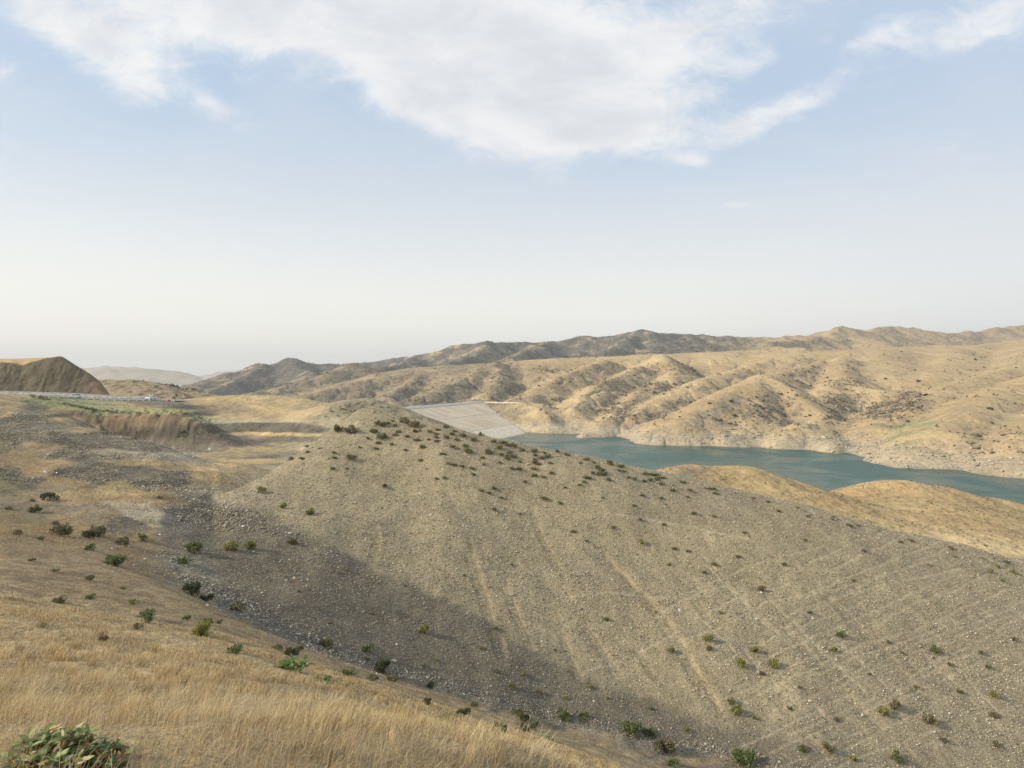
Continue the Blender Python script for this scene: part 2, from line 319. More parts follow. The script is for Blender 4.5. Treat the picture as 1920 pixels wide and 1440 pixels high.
def ridgesZ(X, Y, H):
    for ri, (pts, m, r, A, lam) in enumerate(RID):
        # only near points
        reach = (pts[:, 2].max()+80)/m*1.1+60
        sel = (X > pts[:, 0].min()-reach) & (X < pts[:, 0].max()+reach) & (Y > pts[:, 1].min()-reach) & (Y < pts[:, 1].max()+reach)
        if not sel.any(): continue
        x = X[sel]; y = Y[sel]; best = np.full(x.shape, -1e9); bs = np.zeros_like(x); bd = np.zeros_like(x); arc = ri*997.0
        for i in range(len(pts)-1):
            a, b = pts[i], pts[i+1]; dx, dy = b[0]-a[0], b[1]-a[1]; L2 = dx*dx+dy*dy+1e-6; L = math.sqrt(L2)
            t = np.clip(((x-a[0])*dx+(y-a[1])*dy)/L2, 0, 1)
            qx = x-a[0]-t*dx; qy = y-a[1]-t*dy; d = np.sqrt(qx*qx+qy*qy); zc = a[2]+t*(b[2]-a[2])
            v = zc-m*(np.sqrt(d*d+r*r)-r)
            side = np.sign(qx*dy-qy*dx)
            up = v > best
            best = np.where(up, v, best); bs = np.where(up, arc+t*L+side*5000, bs); bd = np.where(up, d, bd); arc += L
        wob = fbm(x/(lam*1.6), y/(lam*1.6), 2, 5)*lam*.7
        rib = 1-np.abs(noise((bs+wob)/lam, bd/(lam*5)+3.3, 11))*1.8
        rib2 = 1-np.abs(noise((bs+wob*1.5)/(lam*.37)+9.1, bd/(lam*2.0), 23))*1.8
        best = best-A*.42*(rib*.8+rib2*.22)*sst(bd, r*.4, r*.8+lam*.7)
        k = np.clip(y*.006, 1.2, 12)
        H[sel] = smax(H[sel], best, k)
    return H
FAR0 = 150.0
def height(X, Y):
    X = np.asarray(X, float); Y = np.asarray(Y, float)
    H = rowsZ(X, Y)
    if (Y > 110).any():
        s = Y > 110; h = H[s].copy(); H[s] = ridgesZ(X[s], Y[s], h)
    # roughness at several scales
    px = 960+F*X/np.maximum(Y, 1)
    near = 1-sst(Y, 120, 220)
    g_amp = sst(Y, 20, 45)*near
    H = H+g_amp*(fbm(X/9, Y/9, 4, 31)*.55+ridged(X/3.1+Y*.05, Y/5.0, 3, 37)*.10)
    left = sst(px, 520, 300)*sst(Y, 30, 60)*near
    H = H+left*(fbm(X/14, Y/20, 4, 61)*1.3)
    H = H+(1-sst(Y, 18, 40))*(fbm(X/1.9, Y/1.9, 3, 41)*.10+fbm(X/.5, Y/.5, 2, 43)*.02)*sst(Y, 0, 3)
    far = sst(Y, 320, 520)
    if (far > 0).any():
        H = H+far*(fbm(X/95, Y/95, 4, 51)*2.8+(ridged(X/26, Y/26, 3, 57)-.6)*.6)
        wx_ = fbm(X/70, Y/70, 3, 58)*34; wy_ = fbm(X/70+9, Y/70, 3, 59)*34
        g1 = 1-np.abs(noise((X+wx_)/48, (Y+wy_)/48, 60))*1.9; g2 = 1-np.abs(noise((X+wx_)/19, (Y+wy_)/19, 62))*1.9
        H = H-far*(np.clip(g1, 0, 1)**6*1.7*(1-.6*sst(px, 1500, 1750))+np.clip(g2, 0, 1)**6*.5)*sst(H, WATER-4, WATER+8)
        hw = np.clip(H-WATER, 0, 200); H = H+far*(Y < 1100)*(2.6+4*fbm(X/30, Y/30, 2, 66))*(1-np.exp(-hw/1.7))*np.exp(-hw/32)
        big = sst(Y, 1200, 1700); H = H+big*(ridged(X/150, Y/150, 4, 71)-.6)*16
    mid = sst(Y, 110, 160)*(1-far)*(1-sst(Y, 241, 245)*(1-sst(Y, 265, 269))*(px < 400))
    H = H+mid*(fbm(X/16, Y/16, 4, 81)*.35)
    # cliff beside the road: vertical runnels
    cl = sst(Y, 265, 270)*(1-sst(Y, 271, 276))*sst(px, 225, 190)
    H = H+cl*((ridged(X/9+fbm(X/7, Y/9, 2, 92)*.5, Y/30, 4, 91)-.6)*2.4+fbm(X/2, Y/3, 3, 93)*.5)
    # eroded bank: runnels
    bk = sst(Y, 133, 138)*(1-sst(Y, 146, 150))*sst(px, 120, 190)*(1-sst(px, 400, 440))
    H = H+bk*((ridged(X/4.5+fbm(X/6, Y/4, 2, 96)*.8, Y/9, 4, 95)-.6)*1.6+fbm(X/1.5, Y/1.5, 3, 97)*.5)
    return H
def hit(px, py):
    """where the sight line through a photo point meets the land"""
    px = np.atleast_1d(np.asarray(px, float)); py = np.atleast_1d(np.asarray(py, float))
    ys = np.exp(np.linspace(math.log(1.3), math.log(2800), 1500))
    out = np.zeros((len(px), 3))
    for i0 in range(0, len(px), 200):
        a = px[i0:i0+200, None]; b = py[i0:i0+200, None]
        Yg = np.broadcast_to(ys, (len(a), len(ys))); Xg = (a-960)/F*Yg; Zr = -(b-HY)/F*Yg
        Hh = height(Xg.ravel(), Yg.ravel()).reshape(Yg.shape)
        hitm = Hh >= Zr; k = np.where(hitm.any(1), hitm.argmax(1), len(ys)-1); r = np.arange(len(a))
        k0 = np.maximum(k-1, 0); g1 = Hh[r, k]-Zr[r, k]; g0 = Hh[r, k0]-Zr[r, k0]
        t = np.clip(g0/(g0-g1-1e-9), 0, 1); y = ys[k0]+(ys[k]-ys[k0])*t
        out[i0:i0+200, 0] = (px[i0:i0+200]-960)/F*y; out[i0:i0+200, 1] = y
        out[i0:i0+200, 2] = height(out[i0:i0+200, 0], y)
    return out
#MARK_GEOM

# ------------------------------------------------------------------ materials
def new_mat(name):
    m = bpy.data.materials.new(name); m.use_nodes = True; t = NT(m.node_tree)
    out = t.n('ShaderNodeOutputMaterial'); b = t.n('ShaderNodeBsdfPrincipled'); t.link(b.outputs[0], out.inputs[0])
    b.inputs['Roughness'].default_value = .9; b.inputs['Specular IOR Level'].default_value = .2
    return m, t, b
def plain(name, col, rough=.8, metal=0.0, var=.15, scale=8.0, spec=.3):
    m, t, b = new_mat(name); co = t.n('ShaderNodeTexCoord')
    n = t.noise(co.outputs['Object'], scale, 4); f = t.ramp(n, .3, .7, 1-var, 1+var)
    c = t.n('ShaderNodeVectorMath', operation='SCALE'); c.inputs[0].default_value = col; t.link(f, c.inputs['Scale']); t.link(c.outputs[0], b.inputs['Base Color'])
    b.inputs['Roughness'].default_value = rough; b.inputs['Metallic'].default_value = metal; b.inputs['Specular IOR Level'].default_value = spec
    return m
def ground_mat(name, scales, amp, bumps, speck=None, levels=False):
    """albedo laid down per vertex, broken up by noise; bumps = [(scale, height)]"""
    m, t, b = new_mat(name); at = t.n('ShaderNodeAttribute'); at.attribute_name = 'albedo'
    co = t.n('ShaderNodeTexCoord').outputs['Object']
    f = None
    for sc, a in zip(scales, amp):
        r = t.ramp(t.noise(co, sc, 4, .6), .25, .75, 1-a, 1+a, smooth=False); f = r if f is None else t.m('MULTIPLY', f, r)
    c = t.n('ShaderNodeVectorMath', operation='SCALE'); t.link(at.outputs['Color'], c.inputs[0]); t.link(f, c.inputs['Scale']); col = c.outputs[0]
    if speck:
        for sc, lo, hi, tint, k in speck:
            s = t.ramp(t.noise(co, sc, 2, .5), lo, hi); col = t.mix(t.m('MULTIPLY', s, k), col, tint)
    if levels:
        sp = t.n('ShaderNodeSeparateXYZ'); t.link(co, sp.inputs[0]); zz = t.m('ADD', sp.outputs[2], t.m('MULTIPLY', t.noise(co, .05, 3), 2.0))
        ln = t.n('ShaderNodeTexNoise'); cb = t.n('ShaderNodeCombineXYZ'); t.link(t.m('MULTIPLY', zz, 1.5), cb.inputs[2]); t.link(cb.outputs[0], ln.inputs['Vector']); ln.inputs['Scale'].default_value = 1.0; ln.inputs['Detail'].default_value = 4
        lm = t.m('MULTIPLY', t.ramp(zz, -40, -43.5), t.ramp(t.noise(co, .09, 3), .38, .6)); q = t.ramp(ln.outputs[0], .42, .60)
        near = t.ramp(sp.outputs[1], 290, 320); col = t.mix(t.m('MULTIPLY', t.m('MULTIPLY', q, lm), t.m('MULTIPLY', near, .50)), col, (.20, .165, .115))
    t.link(col, b.inputs['Base Color'])
    h = None
    for sc, a in bumps:
        q = t.m('MULTIPLY', t.noise(co, sc, 3, .6), a); h = q if h is None else t.m('ADD', h, q)
    bp = t.n('ShaderNodeBump'); bp.inputs['Strength'].default_value = 1; bp.inputs['Distance'].default_value = 1; t.link(h, bp.inputs['Height']); t.link(bp.outputs[0], b.inputs['Normal'])
    b.inputs['Specular IOR Level'].default_value = .08
    return m
M_near = ground_mat('dry_gravelly_soil', [.35, 2.2, 9], [.12, .18, .28], [(14, .05), (5, .10), (1.6, .12)],
                    speck=[(11, .60, .68, (.42, .36, .26), .55), (7, .60, .70, (.06, .05, .04), .45)])
M_far = ground_mat('dry_hillside_soil', [.012, .06, .35], [.10, .14, .22], [(.35, .9), (.08, 2.5)], levels=True)
M_leaf_mats = {}

# ------------------------------------------------------------------ colour of the land
GOLD = (.37, .275, .15); BROWN = (.28, .21, .125); GD = (.170, .142, .100); GL = (.335, .275, .170); GG = (.255, .22, .155)
STRAW = (.50, .36, .185); GREEN = (.20, .205, .105); REDB = (.215, .145, .092); PALE = (.42, .37, .28); SHRUBBY = (.20, .18, .115)
YH = (.43, .315, .155); ASPH = (.22, .21, .19); GR1 = (.205, .18, .135); GR2 = (.17, .148, .11); DK1 = (.135, .117, .088); BN = (.145, .13, .095)
SEEDS = [ # px, py, rx, ry, colour, weight
 (60,1200,200,90,GOLD,2),(350,1280,250,90,GOLD,2),(650,1350,200,60,GOLD,2),(900,1400,150,40,GOLD,2),(1050,1430,60,20,GOLD,2),(100,1350,200,80,GOLD,2),(500,1400,300,60,GOLD,2),
 (60,1090,120,30,BROWN,2),(220,1120,120,30,BROWN,2),(400,1170,110,18,BROWN,2),(560,1215,90,14,BROWN,2),(700,1265,80,12,BROWN,2),(850,1312,80,12,BROWN,1.6),(1000,1362,80,12,BROWN,1.6),(1150,1400,80,12,BROWN,1.5),
 (50,1010,90,40,(.27,.195,.11),2),(150,1060,100,30,BROWN,2),(260,1050,60,40,(.28,.20,.12),1.5),(330,1110,60,18,GOLD,1.5),(470,1165,60,10,GOLD,1.5),(600,1205,30,8,GOLD,1),
 (330,1055,60,20,GG,1.6),(400,1095,80,25,GG,1.6),(480,1140,60,18,(.18,.17,.15),1.6),(560,1180,60,16,(.17,.165,.15),1.6),(620,1215,60,10,(.18,.17,.15),1.5),(700,1240,60,14,GD,1.6),(800,1262,60,16,GD,1.6),(900,1290,60,14,(.17,.16,.145),1.6),(1000,1322,70,12,(.17,.16,.145),1.6),(1100,1358,70,12,(.19,.18,.155),1.6),(1250,1395,80,16,(.19,.18,.155),1.6),
 (770,1262,30,6,GOLD,1),(880,1295,40,5,GOLD,1.2),(1020,1335,60,6,GOLD,1.4),(1150,1368,60,6,GOLD,1.4),(1350,1420,80,8,GOLD,1.2),
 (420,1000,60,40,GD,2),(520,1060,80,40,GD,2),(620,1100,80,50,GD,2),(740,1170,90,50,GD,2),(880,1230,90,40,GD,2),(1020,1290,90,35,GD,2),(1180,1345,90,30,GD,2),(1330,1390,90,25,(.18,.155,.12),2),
 (560,930,70,60,GL,2),(680,880,80,60,GL,2),(700,1000,70,50,GL,2),(850,920,120,60,GL,2),(850,1060,100,60,GL,2),(1000,1150,100,60,GL,2),(1050,980,150,80,GL,2),(1150,1230,90,50,GL,2),(1280,1090,120,80,GL,2),(1300,1280,80,40,GL,2),(1450,1230,100,80,(.31,.255,.165),2),(1500,1070,120,60,GL,2),(1700,1150,150,80,(.295,.245,.16),2),(1650,1320,120,70,(.295,.245,.16),2),(1850,1250,120,80,(.295,.245,.16),2),(1500,1390,90,40,(.22,.185,.13),2),(1850,1420,150,60,(.275,.23,.15),2),(1750,1040,100,30,(.29,.245,.165),2),(1250,930,100,40,GG,2),(900,840,100,30,(.25,.21,.15),2),
 (650,795,50,25,(.38,.325,.225),3),(560,862,44,30,(.39,.335,.235),3),(480,912,40,28,(.39,.335,.235),3),(430,935,25,12,(.36,.31,.215),2),
 (20,765,22,12,(.36,.27,.155),1.5),(60,775,30,10,GR1,2),(40,800,34,14,GR2,2),(90,800,40,12,GR1,2),(110,772,34,5,(.36,.275,.16),1.6),(125,790,34,7,STRAW,1.6),(150,806,36,5,(.37,.28,.165),1.6),(150,822,40,8,GR2,2),(200,826,40,7,GR1,2),(215,818,30,3,(.36,.31,.22),1.6),(250,840,40,5,GR1,2),(300,853,50,4,(.34,.30,.23),2),(360,866,50,3,(.34,.30,.23),2),
 (10,835,16,24,(.12,.115,.075),1.2),(25,862,28,14,BROWN,1.6),(80,845,40,8,BROWN,1.6),(140,850,50,8,GR2,2),(100,870,36,6,(.34,.25,.14),1.8),(210,848,50,4,(.37,.31,.21),1.8),
 (150,885,40,18,DK1,2.4),(220,880,40,14,DK1,2),(280,892,46,18,DK1,2.6),(330,895,30,16,DK1,2.4),(70,880,26,12,(.36,.265,.145),1.8),(110,905,40,8,(.34,.25,.14),1.8),(60,905,26,9,DK1,1.6),(95,915,22,7,GR1,1.4),(20,900,20,26,(.14,.13,.08),1.6),(10,870,14,8,BROWN,.8),  # dark mound seeds paint shading in place of relief
 (145,932,50,10,(.35,.26,.145),1.8),(215,928,46,9,STRAW,2),(228,910,18,6,(.34,.28,.15),1.2),(260,935,30,8,(.36,.265,.145),1.6),
 (290,869,50,4,(.56,.41,.22),2.8),(370,877,60,4,(.60,.435,.23),3.4),(440,882,60,5,(.56,.41,.22),3),(250,866,40,3.5,(.42,.32,.19),1.8),(400,893,40,8,(.46,.335,.175),2.2),(380,905,30,7,(.33,.26,.165),1.4),(430,902,26,8,(.33,.27,.18),1.4),
 (310,935,40,12,(.27,.205,.125),1.6),(360,925,36,12,(.255,.215,.155),1.6),(385,950,30,22,DK1,1.6),(250,958,36,12,(.44,.38,.28),1.8),(275,972,20,10,(.42,.35,.24),1.4),(150,968,60,12,(.27,.21,.135),1.6),(250,988,22,10,DK1,1.8),(330,985,30,22,(.18,.155,.12),2),(370,975,26,18,GR2,1.6),(40,955,50,18,(.20,.165,.105),1.6),(120,948,50,8,(.20,.175,.13),1.4),
 (75,748,24,4,GREEN,2),(120,757,50,3,(.24,.25,.125),2),(180,766,50,4,(.29,.275,.15),2.4),(220,772,40,4,(.27,.26,.14),2.2),(310,770,60,4,(.38,.35,.17),2.4),(370,783,30,4,(.36,.34,.17),1.8),(400,792,30,3,(.34,.31,.17),1.6),(200,757,60,3,(.30,.27,.15),2),(245,762,50,3,(.36,.27,.15),2),(40,744,40,4,(.36,.28,.16),2),(150,751,60,2.5,(.26,.26,.14),2),
 (130,775,30,6,(.13,.11,.08),2.5),(170,790,40,8,(.15,.125,.09),2.5),(215,800,30,10,(.17,.125,.085),2.5),(215,787,24,5,REDB,2.4),(260,785,34,6,(.25,.18,.115),3),(310,785,34,6,(.235,.17,.11),3),(350,788,30,6,(.22,.165,.11),2.4),(260,798,40,3,(.26,.20,.13),2),(260,812,60,9,(.115,.098,.072),3.5),(330,808,40,12,(.12,.104,.077),3.5),(320,830,50,8,(.19,.165,.125),2.5),(390,815,40,18,(.13,.113,.083),3.2),(410,835,40,10,(.20,.175,.13),2),(300,846,40,3,(.24,.20,.15),2),  # bank face and talus, darkened to carry the shade they lie in
 (450,801,46,8,BN,4),(520,803,46,8,BN,4),(580,806,40,6,BN,4),(440,789.5,50,1.6,(.40,.33,.21),4),(520,789.5,60,1.6,(.40,.33,.21),4),(500,813,60,2.2,STRAW,4),(560,815,40,2.5,(.44,.34,.20),3),(530,824,60,6,GR2,3),(470,820,40,4,(.26,.21,.14),2.5),(540,835,40,4,(.34,.28,.19),2.5),(500,843,60,5,(.50,.37,.20),3),(450,852,50,5,(.36,.27,.165),2.5),(560,850,40,6,GR1,2),(500,857,40,3,(.20,.17,.125),2.2),(500,865,60,3.5,STRAW,3),(440,866,40,3.5,STRAW,2.4),(560,870,40,5,GR2,2),
 (300,757,50,4,(.19,.165,.12),3),(270,752,34,2.5,(.20,.17,.125),3),(345,764,30,5,(.15,.132,.098),3),(380,775,24,4,(.15,.132,.098),3),(375,756,28,4,(.38,.28,.16),2.2),(430,765,36,9,(.30,.225,.14),2.4),(400,772,26,5,(.27,.21,.135),2),(470,757,40,7,(.44,.325,.175),2.4),(520,765,40,9,(.48,.355,.19),2.6),(570,772,34,9,(.42,.32,.18),2.2),(500,779,80,5,(.42,.31,.175),2.2),(600,785,30,8,(.29,.245,.16),2.4),(640,775,30,12,(.25,.215,.14),2.4),(420,746,60,3,YH,2),(520,745,60,4,YH,2),
]
SD = [(a, b, 1/rx, 1/ry, np.array(c), w) for a, b, rx, ry, c, w in SEEDS]
def line_mask(px, py, pts, wd):
    d2 = np.full(px.shape, 1e9)
    for (x0, y0), (x1, y1) in zip(pts[:-1], pts[1:]):
        dx, dy = x1-x0, y1-y0; t = np.clip(((px-x0)*dx+(py-y0)*dy)/(dx*dx+dy*dy), 0, 1)
        d2 = np.minimum(d2, (px-x0-t*dx)**2+(py-y0-t*dy)**2)
    return np.exp(-d2/(wd*wd))
# rain furrows and sheep tracks worn across the gravel face
FURROWS = [([(880,1010),(893,1060),(915,1130),(935,1190),(948,1230)], 6), ([(950,1090),(975,1160),(1000,1215)], 5), ([(1055,1180),(1075,1240),(1090,1275)], 4), ([(1100,1170),(1130,1215),(1165,1270)], 5),
 ([(1135,1040),(1175,1085),(1225,1130),(1262,1180),(1300,1245),(1330,1300),(1352,1332)], 7), ([(1310,1130),(1330,1160)], 4), ([(705,985),(712,1015),(700,1050)], 5), ([(1470,1170),(1520,1225),(1600,1310),(1680,1380),(1730,1440)], 4),
 ([(1480,1040),(1540,1100),(1600,1160),(1640,1200),(1690,1250),(1720,1290),(1755,1325)], 4.5), ([(1420,1195),(1450,1230)], 4), ([(1200,1220),(1225,1265)], 4), ([(1000,950),(1020,1010),(1060,1080)], 4), ([(1620,1330),(1680,1395)], 5), ([(1450,1300),(1500,1360),(1550,1410)], 4)]
TRACKS = [[(1270,1200),(1340,1180),(1430,1130),(1560,1105),(1660,1075),(1760,1045)], [(1290,1110),(1380,1070),(1450,1045),(1540,1025)], [(1480,1150),(1560,1120),(1700,1085),(1850,1060)], [(1520,1210),(1600,1180),(1690,1140),(1780,1110),(1860,1070)],
 [(1530,1245),(1620,1205),(1700,1185),(1800,1140),(1900,1100)], [(1560,1275),(1650,1240),(1730,1200),(1830,1165),(1920,1125)], [(1700,1270),(1760,1235),(1840,1200),(1920,1150)], [(1640,1320),(1720,1270),(1800,1230),(1920,1180)], [(1420,1190),(1500,1160),(1560,1140)],
 [(1230,1150),(1310,1110),(1400,1085)], [(1700,1345),(1800,1290),(1920,1240)], [(1050,1120),(1150,1110),(1250,1120)], [(1090,1260),(1180,1230),(1260,1190)], [(1750,1400),(1840,1350),(1920,1310)], [(1130,960),(1250,980),(1400,1010)], [(1300,1160),(1380,1120),(1480,1095)]]
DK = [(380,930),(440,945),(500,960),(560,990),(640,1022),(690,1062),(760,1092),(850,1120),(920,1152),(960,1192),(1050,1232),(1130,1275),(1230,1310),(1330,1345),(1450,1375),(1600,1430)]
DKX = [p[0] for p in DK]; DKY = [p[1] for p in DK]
EDGE = [(300,1065),(400,1122),(500,1180),(600,1222),(750,1272),(900,1315),(1050,1355),(1200,1390),(1400,1432),(1500,1455),(1920,1610)]
ex = [p[0] for p in EDGE]; ey = [p[1] for p in EDGE]
_g = random.Random(3)
for i in range(17):
    y0 = 1015+i*27+_g.uniform(-7, 7); x0 = _g.uniform(1330, 1560); x1 = min(1915, x0+_g.uniform(220, 480)); sl = _g.uniform(.36, .50)
    TRACKS.append([(x, y0+(1620-x)*sl+_g.uniform(-4, 4)) for x in np.linspace(x0, x1, 5)])
for i in range(9):
    x0 = _g.uniform(1180, 1800); y0 = _g.uniform(1030, 1250); L = _g.uniform(70, 190); TRACKS.append([(x0+L*t_+_g.uniform(-3, 3), y0+L*t_*_g.uniform(.95, 1.05)) for t_ in (0, .5, 1)])
def near_color(X, Y, Z):
    Yc = np.maximum(Y, .9); px = 960+F*X/Yc; py = HY-F*Z/Yc
    wx = fbm(X/np.maximum(Y, 3)*26, np.log(Yc)*18, 4, 101); wy = fbm(X/np.maximum(Y, 3)*26+50, np.log(Yc)*18, 4, 103)
    qx = np.clip(px+wx*60*(1-.75*sst(Y, 40, 62)), -200, 2100); rowscale = np.clip((py-740)/200, .12, 1.2)
    qy = np.clip(py+wy*30*rowscale*(1-.7*sst(Y, 42, 70)), 700, 1470)
    C = np.zeros((len(X), 3)); W = np.full(len(X), 1e-9); nearx = 2-sst(px, 340, 500)*(1-sst(Y, 80, 108))
    for a, b, ix, iy, c, w in SD:
        q = ((qx-a)*ix)**2+((qy-b)*iy)**2; k = w*(1+4.5*iy)*(np.exp(-q)+.012/(1+q*q)); k = k**nearx; C += k[:, None]*c; W += k
    C /= W[:, None]
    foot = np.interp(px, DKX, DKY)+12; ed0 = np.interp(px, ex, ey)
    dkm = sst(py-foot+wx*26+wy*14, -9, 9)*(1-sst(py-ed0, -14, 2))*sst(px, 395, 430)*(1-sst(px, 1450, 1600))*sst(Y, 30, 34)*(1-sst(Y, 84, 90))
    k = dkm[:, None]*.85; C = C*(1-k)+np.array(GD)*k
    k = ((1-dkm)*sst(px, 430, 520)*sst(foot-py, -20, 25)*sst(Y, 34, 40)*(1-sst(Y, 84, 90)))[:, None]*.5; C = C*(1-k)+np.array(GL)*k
    lv = sst(px, 520, 400)*sst(Y, 45, 60); C = C*(1+lv*(.40*fbm(X/1.3, Y/2.0, 3, 131)+.16*fbm(X/4, Y/6, 3, 133)))[:, None]; zz = sst(Y, 13, 17)*(1-sst(Y, 50, 60))*sst(ed0-py, 40, -4); C = C*(1+zz*(.55*fbm(X/.7, Y/1.0, 4, 135)+.25*fbm(X/2.6, Y/3.2, 3, 137)))[:, None]
    big = fbm(X/4.5, Y/4.5, 5, 111); med = fbm(X/1.1, Y/1.1, 5, 113)*1.7
    face = sst(Y, 34, 44)*(1-sst(Y, 95, 120))
    # straw tufts caught between the stones on the gravel face
    tuft = sst(fbm(X/.55, Y/.55, 3, 117), .12, .42)*face
    C = C*(1+.20*big+.16*med)[:, None]
    C = C*(1-.25*tuft[:, None])+np.array((.36, .29, .17))*(.25*tuft[:, None])
    f = np.zeros(len(X)); fd = np.zeros(len(X))
    wob = wx*4
    for pts, wd in FURROWS:
        f = np.maximum(f, line_mask(px+wob, py+wy*6, pts, wd)*(1 if wd > 6.5 else .55 if wd > 5 else .42)); fd = np.maximum(fd, line_mask(px+wob+wd*1.9, py-wd*.4, pts, wd*.8))
    tr = np.zeros(len(X))
    for pts in TRACKS: tr = np.maximum(tr, line_mask(px+wy*9, py+wx*7, pts, 2.6))
    ed = sst(fbm(X/1.7, Y/1.7, 3, 119), -.35, .25)
    face2 = sst(Y, 30, 38)*(1-sst(Y, 90, 110))
    k = (np.clip(f*1.1*(.35+.65*ed), 0, 1)*face2)[:, None]*.85; C = C*(1-k)+np.array((.44, .335, .19))*k
    k = (tr*(.5+.5*ed)*face2)[:, None]*.66; C = C*(1-k)+np.array((.50, .415, .27))*k
    relief = (-f*.13-fd*.05-tr*.06)*face2*(.6+.8*ed)
    # left valley: patches of straw among the gravel
    left = sst(px, 560, 420)*sst(Y, 28, 45)
    p = (sst(fbm(X/7, Y/11, 5, 121), .08, .32)*left*.18*sst(95-Y, 0, 15))[:, None]; C = C*(1-p)+np.array(STRAW)*.9*p
    p = (sst(fbm(X/5+9, Y/8, 5, 125), .16, .36)*left*.15)[:, None]; C = C*(1-p)+np.array(GG)*.8*p
    return np.clip(C, .01, .8), relief

def far_color(X, Y, Z, nx, ny, nz):
    px = 960+F*X/Y; py = HY-F*Z/Y
    C = np.zeros((len(X), 3)); N = len(X)
    n1 = fbm(X/120, Y/120, 5, 201); n2 = fbm(X/34, Y/34, 5, 203); n3 = fbm(X/9, Y/9, 4, 205)
    gold = np.array((.465, .350, .195)); ochre = np.array((.40, .290, .165)); rock = np.array((.235, .205, .155)); dark = np.array((.12, .112, .085)); pale = np.array((.44, .375, .275))
    k = sst(n1+.4*n2, -.3, .35)[:, None]; C = gold*(1-k)+ochre*k
    hgt = Z-WATER
    # bare rocky ground: low on the spurs, on steep flanks; shade painted into right-facing ones
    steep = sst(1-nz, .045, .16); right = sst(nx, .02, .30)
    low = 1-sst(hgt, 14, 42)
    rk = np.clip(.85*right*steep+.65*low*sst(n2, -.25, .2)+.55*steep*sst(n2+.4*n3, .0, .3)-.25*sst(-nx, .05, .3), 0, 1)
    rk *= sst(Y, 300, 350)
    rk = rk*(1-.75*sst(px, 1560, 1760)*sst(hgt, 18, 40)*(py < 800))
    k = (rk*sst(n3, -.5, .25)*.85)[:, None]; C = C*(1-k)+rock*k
    # scrub
    def spot(cx, cy, rx, ry): return np.exp(-(((px-cx)/rx)**2+((py-cy)/ry)**2)**1.5)
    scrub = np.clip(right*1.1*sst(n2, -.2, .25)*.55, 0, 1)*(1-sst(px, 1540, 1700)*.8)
    crag = spot(1700,755,42,22)+spot(1655,775,40,16)+spot(1600,755,36,26)*.7+spot(1560,770,30,30)*.6+spot(1580,718,34,10)*.6+spot(1480,775,40,36)*.5+spot(1380,785,60,20)*.6+spot(1220,783,36,10)*.9+spot(1150,770,30,22)*.8+spot(1230,728,40,12)*.7+spot(1250,692,50,10)*.7+spot(1130,720,30,10)*.5+spot(1030,693,35,8)*.8+spot(1825,845,40,36)*.6+spot(1900,825,30,20)*.6+spot(965,735,22,16)*.8+spot(1420,760,34,20)*.6+spot(1265,760,24,8)*.6
    n4 = fbm(X/14+7, Y/14, 4, 207)
    scrub = np.clip(scrub+crag*sst(n4+.5*n3, -.30, .10), 0, 1)*sst(Y, 300, 350)
    k = (scrub*.45)[:, None]; C = C*(1-k)+dark*k
    # back range and the hills left of the dam: grey scrubby slopes, right-facing shade painted in
    back = sst(Y, 1180, 1400)*(1-sst(px, 1250, 1500)*.75)
    lft = sst(px, 1010, 930)*sst(Y, 560, 700)
    bb = np.clip(back*1.0+lft*.5, 0, 1)
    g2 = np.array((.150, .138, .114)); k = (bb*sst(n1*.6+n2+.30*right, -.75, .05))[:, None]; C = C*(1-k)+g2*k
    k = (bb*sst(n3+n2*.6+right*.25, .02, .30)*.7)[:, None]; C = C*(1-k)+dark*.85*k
    # green flush on the big right-hand spur
    gr = (spot(1705,805,46,16)+.8*spot(1740,795,40,12)+.7*spot(1690,830,30,14)+.5*spot(1760,722,40,5)+.3*spot(1880,790,60,12)+.4*spot(1560,825,26,14))*sst(n3+n2, -.45, .35)
    k = (np.clip(gr, 0, 1)*.75*sst(Y, 300, 350))[:, None]; C = C*(1-k)+np.array((.20, .225, .10))*k
    # bleached band between high and present water level, with level lines
    bt = (1-sst(hgt+n3*2.2, 5.5, 9.5))*sst(Y, 300, 330)*(Y < 900)
    lines = .5+.5*np.sin(hgt*5.5+n3*1.5); k = (bt*.58)[:, None]; C = C*(1-k)+pale*(.92+.12*lines[:, None])*k
    k = (sst(1.2-hgt, 0, .8)*(hgt > -1)*(Y > 300)*(Y < 900))[:, None]*.5; C = C*(1-k)+np.array((.28, .23, .16))*k
    # nearer yellow hills
    nr = 1-sst(Y, 250, 320)
    yl = nr*sst(px, 900, 1150)
    t = sst(fbm(X/2.6, Y/2.6, 4, 211), .02, .28)
    yc = np.array((.43, .31, .155))*(1-.45*t[:, None])+np.array((.27, .215, .11))*.45*t[:, None]
    k2 = sst(n2, -.1, .4)[:, None]*.5; yc = yc*(1-k2)+np.array((.38, .24, .125))*k2
    st = (np.exp(-(((px-1830)/240)**2+((py-1024-(px-1830)*.09)/20)**2)))[:, None]*.8; yc = yc*(1-st)+np.array((.55, .42, .23))*st
    rc = (spot(1300,885,45,14)*sst(n3, -.2, .2))[:, None]*.8; yc = yc*(1-rc)+np.array((.20, .16, .11))*rc
    C = C*(1-yl[:, None])+yc*yl[:, None]
    # shrubby hill behind the summit, terrace, road bank
    lf = nr*(1-sst(px, 800, 950)); q = lf > 0; cn, _ = near_color(X[q], Y[q], Z[q]); C[q] = C[q]*(1-lf[q][:, None])+cn*lf[q][:, None]
    sh = np.exp(-(((px-690)/75)**2+((py-765)/22)**2))*sst(Y, 155, 170)*(Y < 260)
    k = (sh*.9)[:, None]; C = C*(1-k)+np.array((.195, .17, .113))*(1-.35*sst(n3, -.1, .3)[:, None])*k
